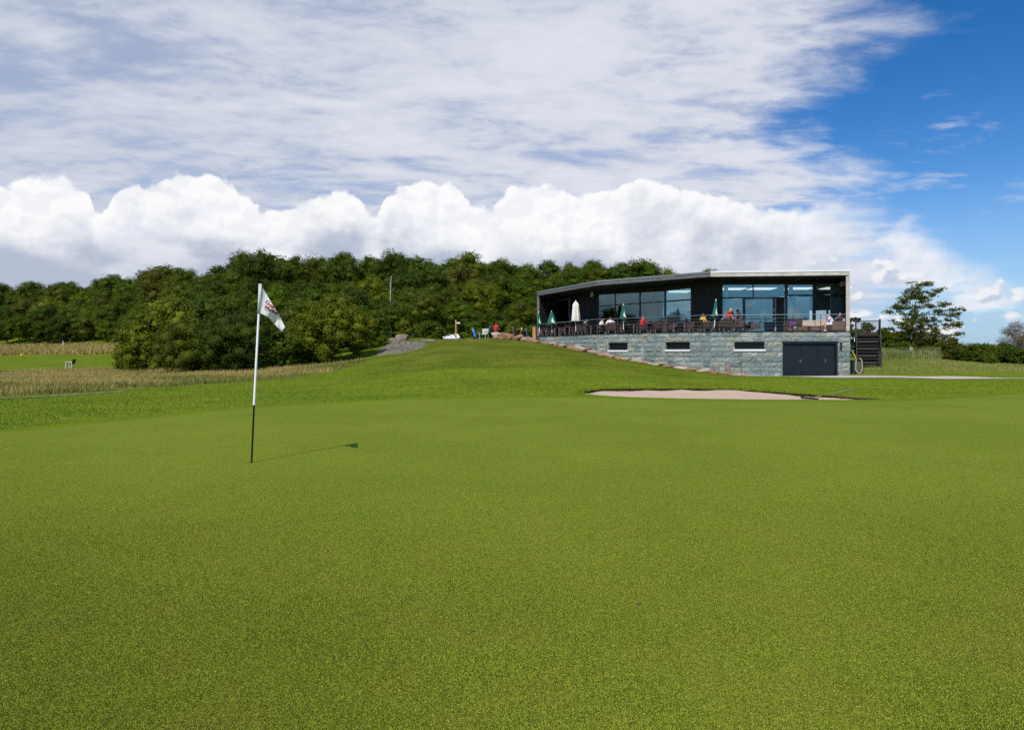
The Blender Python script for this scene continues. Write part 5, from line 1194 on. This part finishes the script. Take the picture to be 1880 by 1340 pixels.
simple('lounge_sofa', 1499, 2.1, math.pi, [('base', 'wicker2', lambda x: x.box(-1.0, -.4, .03, 1.0, .4, .32)), ('backrest', 'wicker2', lambda x: x.box(-1.0, -.5, .05, 1.0, -.41, .66)), ('seat_cushion', 'cushion', lambda x: x.box(-.98, -.2, .325, .98, .4, .44)), ('back_cushion', 'cushion', lambda x: x.box(-.98, -.40, .33, -.02, -.21, .82)), ('back_cushion', 'cushion', lambda x: x.box(.02, -.40, .33, .98, -.21, .82))], 'long beige-cushioned wicker sofa facing the railing', 'sofa')
simple('lounge_sofa', 1538, .55, 0, [('base', 'wicker2', lambda x: x.box(-.52, -.3, .04, .52, .45, .36)), ('backrest', 'wicker2', lambda x: x.box(-.52, -.40, .04, .52, -.31, .66)), ('cushion', 'cushion', lambda x: x.box(-.5, -.28, .37, .5, .44, .48)), ('back_cushion', 'cushion', lambda x: x.box(.22, -.29, .48, .48, -.14, .80))], 'red-brown wicker sofa seen from behind at the right end of the terrace', 'sofa')
simple('low_table', 1497, .95, 0, [('table_box', 'wicker2', lambda x: x.box(-.42, -.3, .03, .42, .3, .34)), ('top', 'wicker2', lambda x: x.box(-.43, -.31, .343, .43, .31, .37))], 'low red-brown wicker table between the two lounge sofas', 'table')
M['white_china'] = pm('white_china', (.85, .85, .83), None, 4, .2); M['purple'] = leaf_mat('purple_flowers', (.30, .06, .34), (.55, .22, .58)); M['zinc'] = pm('zinc_pot', (.42, .46, .50), (.55, .58, .62), 6, .4, metal=.3)
o = empty('cup', tp(1504, .95)+Vector((0, 0, .37)), 0, 'small white cup on the low wicker table', 'cup'); x = MB(); x.lathe([(.03, 0), (.05, .02), (.055, .09), (.05, .09), (.045, .02)], n=12); x.build('cup_body', M['white_china'], o, smooth=True); x = MB(); x.tube([(.05, 0, .03), (.08, 0, .05), (.05, 0, .075)], .006, 5); x.build('handle', M['white_china'], o)
for px, s, z, lab in ((1326, 1.5, .74, 'white glass lantern on the table beside the standing woman in red'),):
    o = empty('lantern', tp(px, s)+Vector((0, 0, z)), 0, lab, 'lantern'); x = MB(); x.lathe([(.04, 0), (.045, .1), (.03, .15), (.015, .2)], n=10); x.build('glass_body', M['white_china'], o, smooth=True)
fp = empty('flower_pot', tp(1459, .28), 0, 'zinc pot of purple flowers standing at the railing before the lounge chair', 'flower pot'); x = MB(); x.lathe([(.10, 0), (.15, .30), (.16, .32), (.13, .32)], n=16); x.build('pot', M['zinc'], fp, smooth=True)
me_, C, rad = crown_mesh('flowers', 9, (.34, .26, .17), 16, 1300, .022, M['purple'], (.4, .6)); c = link('flowers', me_, fp); c.location = (-.12, 0, .50); me_, C, rad = crown_mesh('leaves', 10, (.2, .2, .16), 10, 500, .022, HUES['mid green'], (.4, .6)); c = link('leaves', me_, fp); c.location = (0, 0, .38)

# parasols, all folded
M['pgreen'] = pm('green_canvas', (.006, .095, .062), (.010, .14, .09), 5, .85, .2); M['pwhite'] = pm('cream_canvas', (.80, .76, .68), (.70, .66, .58), 5, .85, .2); M['patch'] = pm('white_print', (.75, .78, .72), (.65, .70, .64), 9, .8)
def parasol(px, s, ytop, ybot, w, mat, label, lean=0.0, pole_r=.026, patch=True, openness=1.0, ry=None):
    p = tp(px, s); zt = zof(ytop, p.y); zb = zof(ybot, p.y); o = empty('parasol', p, 0, label, 'parasol', 'folded parasols on the terrace'); ht, hb = zt-DECK, zb-DECK; L = Vector((lean, 0, 1)).normalized(); q = Vector((0, 0, 1)).rotation_difference(L)
    x = MB(); x.bar((0, 0, 0), L*ht, pole_r, 10); x.build('pole', M['pole_white'], o); x = MB(); x.lathe([(.22, 0), (.22, .05), (.06, .08), (.04, .30)], n=16); x.build('base', M['dark_steel'], o, smooth=False)
    x = MB(); H_ = ht-hb; r = w/2; prof = [(.012, ht), (r*.25, ht-H_*.08), (r*.42, ht-H_*.25), (r*.55, ht-H_*.45), (r*.80, ht-H_*.78), (r, hb+.04), (r*.9, hb), (r*.3, hb+.06)] if openness == 1 else [(.012, ht), (r*.5, ht-H_*.09), (r*.72, ht-H_*.2), (r*.72, ht-H_*.30), (r*.85, ht-H_*.6), (r, hb+.10), (r*.9, hb+.02), (r*.3, hb+.08)]
    x.lathe(prof[::-1], n=48, flut=.17, nf=7); x.v = [tuple(q @ Vector(v)) for v in x.v]; x.build('canopy', mat, o, smooth=True)
    x = MB(); x.ell(L*(ht+.03), (.035, .035, .06), 10, 6); x.build('finial', M['pole_white'], o, smooth=True)
    if patch:
        x = MB(); a0 = -1.25; V = []
        for a in range(7):
            for b in range(5): t = a/6; zz = ht-H_*(.45+.42*t); rr = (r*(.50+.45*t))*1.06; an = a0+(b/4-.5)*.95*(1-.3*t)+.12*math.sin(t*7); V.append(q @ Vector((math.cos(an)*rr, math.sin(an)*rr, zz)))
        x.add(V, [(a*5+b, (a+1)*5+b, (a+1)*5+b+1, a*5+b+1) for a in range(6) for b in range(4) if (a*7+b*3) % 5]); x.build('printed_patch', M['patch'], o)
    return o
parasol(991.5, .35, 574, 597, .42, M['pgreen'], 'folded green parasol closest to the left end wall', -.06)
parasol(1013.5, .45, 572.5, 596.5, .82, M['pgreen'], 'half-folded green parasol flaring wide beside the white one', -.02)
parasol(1057, .6, 553, 591, .66, M['pwhite'], 'tall folded cream-white parasol', .0, .03, False, 2)
parasol(1144.5, .5, 560, 586, .52, M['pgreen'], 'folded green parasol before the middle windows', 0)
parasol(1311, .35, 551.5, 583, .40, M['pgreen'], 'slim folded green parasol right of the woman in yellow', .06)

# ------------------------------------------------------------------ people
def evaluated_remesh(mb, name, voxel, mat, smooth_it=2):
    me_ = mb.mesh('tmp', mat); o = bpy.data.objects.new('tmp', me_); col.objects.link(o)
    r = o.modifiers.new('r', 'REMESH'); r.mode = 'VOXEL'; r.voxel_size = voxel; r.use_smooth_shade = True
    s = o.modifiers.new('s', 'SMOOTH'); s.iterations = smooth_it; s.factor = .5
    out = bpy.data.meshes.new_from_object(o.evaluated_get(bpy.context.evaluated_depsgraph_get())); bpy.data.objects.remove(o); out.name = name
    if not out.materials: out.materials.append(mat)
    return out
def limb(x, pts, rs):
    for (a, b, r0, r1) in zip(pts[:-1], pts[1:], rs[:-1], rs[1:]): x.bar(a, b, r0, 12, r2=r1)
    for p, r in zip(pts, rs): x.ell(p, r, 12, 8)
SKIN = pm('skin', (.62, .36, .25), (.55, .30, .20), 8, .55)
def person(loc, rz, label, sit, shirt, lower, hair, hairlong=False, lean=.1, hands=None, sleeves='short', bare_legs=False, scale=1.0, turn=0.0, head_down=.0, group=None):
    """figure facing local +Y; joints in metres"""
    o = empty('person', loc, rz, label, 'person', group); o.scale = (scale,)*3; W = Vector
    if sit:
        pel = W((0, 0, .50)); kn = [W((s*.12, .44, .50)) for s in (-1, 1)]; an = [W((s*.13, .48, .09)) for s in (-1, 1)]
    else:
        pel = W((0, 0, .93)); kn = [W((-.10, .05, .50)), W((.10, -.06, .49))]; an = [W((-.11, .02, .08)), W((.12, -.16, .09))]
    R_ = Matrix.Rotation(-lean, 3, 'X'); T = lambda v: pel+R_ @ W(v)
    hips = [pel+W((s*.09, .0, -.02)) for s in (-1, 1)]; wa = T((0, 0, .16)); ch = T((0, .01, .36)); nk = T((0, .0, .50)); hd = T((0, .035+head_down*.1, .635)); sh = [T((s*.175, 0, .445)) for s in (-1, 1)]
    Hd = [W(h) if h else None for h in (hands or (None, None))]; el = []; wr = []
    for i_, s in enumerate((-1, 1)):
        h = Hd[i_] or (W((s*.20, .40, .66)) if sit else W((s*.24, .18, .82)))
        d = h-sh[i_]; L = min(d.length, .50); h = sh[i_]+d.normalized()*L; m_ = (sh[i_]+h)/2; bend = math.sqrt(max(0, .27**2-(L/2)**2)); e = m_+(W((s*.5, -.5, -.7))).normalized()*bend
        el.append(e); wr.append(h)
    x = MB(); limb(x, [pel, wa, ch, T((0, 0, .46))], [.145, .125, .145, .10]); limb(x, [sh[0], T((0, 0, .44)), sh[1]], [.065, .09, .065]); limb(x, [nk, hd], [.055, .06])
    for i_ in (0, 1):
        limb(x, [hips[i_], kn[i_], an[i_]], [.09, .058, .042]); ft = an[i_]+W((0, .16, -.04)); limb(x, [an[i_]-W((0, .04, .03)), ft], [.042, .034])
        limb(x, [sh[i_], el[i_], wr[i_]], [.055, .040, .028])
        d = (wr[i_]-el[i_]).normalized(); sd2 = d.cross(W((0, 0, 1))).normalized(); up = sd2.cross(d); pm_ = wr[i_]+d*.05; limb(x, [wr[i_], pm_, pm_+d*.035], [.028, .036, .034])
        for f_ in range(4): b_ = pm_+d*.04+sd2*(f_-1.5)*.021; l_ = (.050, .062, .058, .045)[f_]; limb(x, [b_, b_+d*l_*.55-up*.008, b_+d*l_*.9-up*.030], [.0105, .010, .009])
        s2 = -1 if i_ else 1; limb(x, [wr[i_]+d*.02+sd2*s2*.02, wr[i_]+d*.05+sd2*s2*.05, wr[i_]+d*.085+sd2*s2*.055], [.012, .011, .010])
    hr = Matrix.Rotation(turn, 3, 'Z') @ Matrix.Rotation(-lean*.4-head_down, 3, 'X'); hp_ = lambda v: hd+hr @ W(v); hq = hr.to_quaternion()
    x.ell(hd, (.074, .092, .112), 16, 12, hq); x.ell(hp_((0, .035, -.05)), (.052, .055, .058), 12, 8, hq); x.ell(hp_((0, .098, -.008)), (.013, .020, .022), 8, 6, hq)
    for s in (-1, 1): x.ell(hp_((s*.077, -.005, -.01)), (.012, .02, .03), 8, 6, hq)
    link('body', evaluated_remesh(x, 'body', .011, SKIN), o)
    e_ = MB()
    for s in (-1, 1): y = MB(); y.ell(hp_((s*.030, .084, .012)), .010, 8, 6); link('eye', y.mesh('eye', M['pole_black'], True), o)
    y = MB(); y.ell(hp_((0, .088, -.052)), (.022, .008, .006), 8, 6, hq); link('mouth', y.mesh('mouth', M['flag_ink'], True), o)
    x = MB(); x.ell(hp_((0, -.016, .028)), (.085, .094, .104), 16, 10, hq)
    if hairlong: limb(x, [hp_((0, -.05, .02)), hp_((0, -.075, -.09)), hp_((0, -.07, -.17))], [.085, .085, .05]); [limb(x, [hp_((s*.06, -.01, .03)), hp_((s*.082, -.01, -.10))], [.04, .035]) for s in (-1, 1)]
    link('hair', evaluated_remesh(x, 'hair', .014, M[hair]), o)
    x = MB(); limb(x, [pel+W((0, 0, .04)), wa, ch, T((0, 0, .45))], [.160, .145, .165, .115]); limb(x, [sh[0], T((0, 0, .435)), sh[1]], [.080, .10, .080])
    for i_ in (0, 1):
        t = .62 if sleeves == 'short' else 1.0; limb(x, [sh[i_], sh[i_].lerp(el[i_], t)], [.076, .064])
        if sleeves == 'long': limb(x, [el[i_], el[i_].lerp(wr[i_], .9)], [.058, .045])
    link('shirt', evaluated_remesh(x, 'shirt', .016, M[shirt]), o)
    x = MB(); limb(x, [pel+W((0, 0, .04)), pel-W((0, 0, .02))], [.162, .155])
    for i_ in (0, 1):
        if bare_legs: limb(x, [hips[i_], hips[i_].lerp(kn[i_], .8)], [.112, .085])
        else: limb(x, [hips[i_], kn[i_], an[i_].lerp(kn[i_], .1)], [.112, .078, .062])
    link('trousers', evaluated_remesh(x, 'trousers', .016, M[lower]), o)
    for i_ in (0, 1): x = MB(); limb(x, [an[i_]-W((0, .05, .035)), an[i_]+W((0, .17, -.045))], [.052, .044]); link('shoe', evaluated_remesh(x, 'shoe', .016, M['shoe']), o)
    return o
for nm, a, b in (('c_red', (.62, .015, .02), (.50, .010, .015)), ('c_yellow', (.80, .52, .06), (.70, .44, .05)), ('c_white', (.82, .80, .84), (.74, .72, .76)), ('c_lilac', (.66, .70, .86), (.58, .62, .80)), ('c_dark', (.030, .030, .028), (.05, .05, .045)), ('c_darkred', (.12, .02, .02), (.18, .03, .03)),
                 ('c_navy', (.02, .025, .05), (.03, .035, .07)), ('c_blackgreen', (.008, .02, .012), (.012, .03, .02)), ('h_blond', (.62, .47, .26), (.48, .34, .18)), ('h_brown', (.10, .045, .025), (.16, .075, .04)), ('h_ginger', (.40, .11, .03), (.30, .08, .02)), ('h_grey', (.45, .42, .38), (.34, .31, .28)), ('h_dark', (.02, .014, .01), (.04, .03, .02)), ('shoe', (.55, .42, .36), (.65, .55, .48))):
    M[nm] = pm(nm.replace('c_', 'cloth_').replace('h_', 'hair_'), a, b, 9, .8, .3, .01)
person(tp(1289.5, .78), R(-68), 'seated woman in a yellow top with her hand raised to her chin', True, 'c_yellow', 'c_dark', 'h_brown', True, .05, ((-.05, .22, 1.02), (.22, .38, .70)), scale=1.0, head_down=.1)
person(tp(1336.5, 1.5), R(-95), 'standing blond woman in a red shirt bending over her things', False, 'c_red', 'c_dark', 'h_blond', False, .22, ((-.1, .42, .95), (.12, .44, .93)), scale=.98, head_down=.35)
person(tp(1358, 2.1), R(70), 'person in dark clothes standing by the glass behind the woman in red', False, 'c_dark', 'c_darkred', 'h_dark', True, .15, ((-.2, .36, 1.0), (.15, .38, .98)), 'long', scale=.95, head_down=.3)
person(tp(1529, .98), R(72), 'man in a pale lilac shirt and shorts leaning forward on the right sofa', True, 'c_lilac', 'c_lilac', 'h_grey', False, .45, ((-.1, .55, .95), (.1, .5, .95)), bare_legs=True, head_down=.2)
person(tp(1542, .95), R(170), 'seated curly brown-haired woman in a dark top at the right end of the terrace', True, 'c_navy', 'c_navy', 'h_brown', True, -.05, ((-.2, .3, .8), (.18, .25, .95)))
person(tp(1178, .78), R(-60), 'seated person in a bright red jacket before the middle windows', True, 'c_red', 'c_dark', 'h_ginger', False, .15, ((-.1, .48, .74), (.15, .5, .74)), 'long', head_down=.2)
person(tp(1120, .80), R(5), 'brown-haired person in a white shirt seated with back to the railing', True, 'c_white', 'c_dark', 'h_brown', False, -.08, ((-.3, .1, .8), (.34, .2, .95)))
person(tp(1101, 1.25), R(-85), 'ginger-haired person in a white shirt leaning over the table', True, 'c_white', 'c_dark', 'h_ginger', True, .35, ((-.1, .5, .75), (.12, .5, .75)), head_down=.3)
person(tp(1073, .9), R(-100), 'seated person in black with a white scarf left of the white-shirted pair', True, 'c_dark', 'c_dark', 'h_dark', False, .2, ((-.1, .45, .74), (.1, .45, .74)), 'long', head_down=.2)
o = empty('scarf', tp(1074, .80)+Vector((0, 0, .86)), 0, 'white cloth draped over an armchair at the left tables', 'cloth'); x = MB(); x.tube([(-.10, 0, .10), (0, -.02, .12), (.10, -.03, .02), (.12, -.03, -.10), (.20, -.03, -.20)], [.03, .05, .05, .04, .05], 8); x.build('cloth', M['c_white'], o, smooth=True)

# ------------------------------------------------------------------ things on the crest of the hill
def crest(px, D): X, Y = at(px, D); return Vector((X, Y, Hf(X, Y)))
M['oak'] = pm('orange_wood', (.42, .20, .09), (.52, .27, .13), 6, .7, .2, stretch=(1, 1, .2)); M['greywood'] = pm('grey_wood', (.36, .36, .32), (.46, .45, .40), 6, .8, .2); M['blue'] = pm('blue_nylon', (.03, .10, .42), (.05, .15, .55), 5, .6); M['white_sling'] = pm('white_sling', (.80, .82, .85), (.70, .73, .78), 5, .7)
o = empty('signpost', crest(837, 60.5), 0, 'orange wooden signpost with one short arm on the crest', 'signpost'); hgt_ = zof(587, 60.5)-o.location.z; x = MB(); x.bar((0, 0, -.2), (0, 0, hgt_), .085, sq=True); x.build('post', M['oak'], o, bevel=.01); x = MB(); x.box(.05, -.03, hgt_-.34, .36, .0, hgt_-.22); x.build('arm', M['c_white'], o)
o = empty('bollard', crest(981, 59.6)+Vector((0, 0, .0)), 0, 'thick pale wooden post at the left foot of the clubhouse', 'post'); zz = zof(600, 59.6)-o.location.z; x = MB(); x.bar((0, 0, -.3), (0, 0, zz), .16, 12); x.build('post', M['oak'], o)
def golf_bag(px, D, col_, label, rz=0):
    o = empty('golf_trolley', crest(px, D), rz, label, 'golf trolley', 'golf bags on trolleys'); o.scale = (.82,)*3; x = MB(); x.lathe([(.11, 0), (.14, .1), (.13, .75), (.15, .88)], n=12); x.v = [tuple(Matrix.Rotation(-.42, 3, 'X') @ Vector(v)+Vector((0, .0, .12))) for v in x.v]; x.build('bag', M[col_], o, smooth=True)
    x = MB(); q = Matrix.Rotation(-.42, 3, 'X')
    for k in range(7): a = k*.9; p = q @ Vector((.07*math.cos(a), .07*math.sin(a), .8))+Vector((0, 0, .12)); t = q @ Vector((.10*math.cos(a), .10*math.sin(a), 1.05+.03*k))+Vector((0, 0, .12)); x.bar(p, t, .008, 5); x.ell(t, (.03, .05, .025), 6, 4)
    x.build('clubs', M['steel'], o)
    x = MB(); x.bar((0, -.05, .1), (0, .55, 1.0), .018, 6); x.bar((-.28, -.1, .15), (.28, -.1, .15), .015, 6); x.build('frame', M['dark_steel'], o)
    for s in (-1, 1): x = MB(); x.bar((s*.28-.02, -.1, .15), (s*.28+.02, -.1, .15), .15, 16); x.build('wheel', M['pole_black'], o)
    return o
golf_bag(873, 60.8, 'blue', 'blue golf bag on a trolley beside the grey chair on the crest', .7); golf_bag(944, 64, 'c_dark', 'dark golf bag leftmost of the three behind the boulders', .3); golf_bag(955, 63.5, 'c_darkred', 'dark red golf bag between two dark ones behind the boulders', -.4); golf_bag(969, 63, 'c_navy', 'navy golf bag rightmost of the three behind the boulders', .5)
def slat_seat(name, loc, rz, w, label, cat, frame, slat, hgt=.85):
    o = empty(name, loc, rz, label, cat); x = MB()
    for k in range(4): x.box(-w/2, -.22+k*.12, .42, w/2, -.12+k*.12, .45)
    x.build('seat', M[slat], o); x = MB(); x.add([(a, b, c) for a, b, c in ((-w/2, -.26, .46), (w/2, -.26, .46), (w/2, -.23, .46), (-w/2, -.23, .46), (-w/2, -.38, hgt), (w/2, -.38, hgt), (w/2, -.35, hgt), (-w/2, -.35, hgt))], [(0, 3, 2, 1), (4, 5, 6, 7), (0, 1, 5, 4), (1, 2, 6, 5), (2, 3, 7, 6), (3, 0, 4, 7)]); x.build('backrest', M[slat], o)
    for s in (-1, 1):
        x = MB(); x.bar((s*w/2, .24, 0), (s*w/2, .24, .62), .032, sq=True); x.build('leg', M[frame], o); x = MB(); x.bar((s*w/2, -.25, 0), (s*w/2, -.25, .62), .032, sq=True); x.build('leg', M[frame], o)
        x = MB(); x.box(s*w/2-.04, -.30, .62, s*w/2+.04, .30, .66); x.build('armrest', M[frame], o)
    x = MB(); x.box(-w/2, -.02, .36, w/2, .02, .40); x.build('stretcher', M[frame], o); return o
slat_seat('garden_chair', crest(888, 60.2), math.pi*.85, .62, 'grey wooden armchair standing on the crest of the hill', 'chair', 'greywood', 'greywood', .95)
slat_seat('garden_bench', crest(129, 67.5), math.pi/2+.35, 1.25, 'pale wooden bench with a dark green back beside the rough', 'bench', 'white_paint', 'slat_green' if 'slat_green' in M else 'c_blackgreen', .92)
for k, (px, dx) in enumerate(((818, 0), (825, .0), (832, 0), (840, 0))):
    o = empty('deck_chair', crest(px, 61.5), .55, ('leftmost white reclining deck chair lying in the dip of the crest', 'second white deck chair from the left in the dip of the crest', 'third white deck chair from the left, just left of the signpost', 'rightmost and most upright white deck chair under the signpost')[k], 'deck chair', 'white deck chairs in a row'); o.scale = (.8, .8, .7)
    a = .25+.12*k; x = MB(); x.add([(-.2, -.45, .12), (.2, -.45, .12), (.2, .35, .12+.8*a*1.2), (-.2, .35, .12+.8*a*1.2), (-.2, -.45, .15), (.2, -.45, .15), (.2, .35, .15+.8*a*1.2), (-.2, .35, .15+.8*a*1.2)], [(0, 3, 2, 1), (4, 5, 6, 7), (0, 1, 5, 4), (1, 2, 6, 5), (2, 3, 7, 6), (3, 0, 4, 7)]); x.build('sling', M['white_sling'], o)
    x = MB(); [x.bar((s*.21, -.4, 0), (s*.21, .4, .14+.8*a*1.25), .018, 6) for s in (-1, 1)]; [x.bar((s*.21, .3, 0), (s*.21, -.1, .32), .018, 6) for s in (-1, 1)]; x.build('frame', M['white_sling'], o)
person(crest(910, 61.6)+Vector((0, 0, .12)), R(-20), 'person in a red shirt sitting behind the top boulders with back turned', True, 'c_red', 'c_dark', 'h_brown', False, .15)
person(crest(899, 61.4)+Vector((0, 0, .05)), R(-35), 'person in a black top sitting beside the grey chair on the crest', True, 'c_blackgreen', 'c_blackgreen', 'h_dark', False, .1, sleeves='long')
M['tee_yellow'] = pm('yellow_paint', (.75, .55, .03), None, 4, .4)
X, Y = at(40, 100); o = empty('tee_marker', (X, Y, Hf(X, Y)), 0, 'small yellow tee marker on the far fairway at left', 'tee marker'); x = MB(); x.lathe([(.02, 0), (.16, .02), (.18, .2), (.10, .32), (.02, .34)], n=12); x.build('marker', M['tee_yellow'], o, smooth=True)
X, Y = at(116, 118); o = empty('marker_pole', (X, Y, Hf(X, Y)), 0, 'thin white pole before the foot of the wood at left', 'pole'); x = MB(); x.bar((0, 0, 0), (0, 0, 1.5), .06, 8); x.build('pole', M['pole_white'], o)
print('objects done')
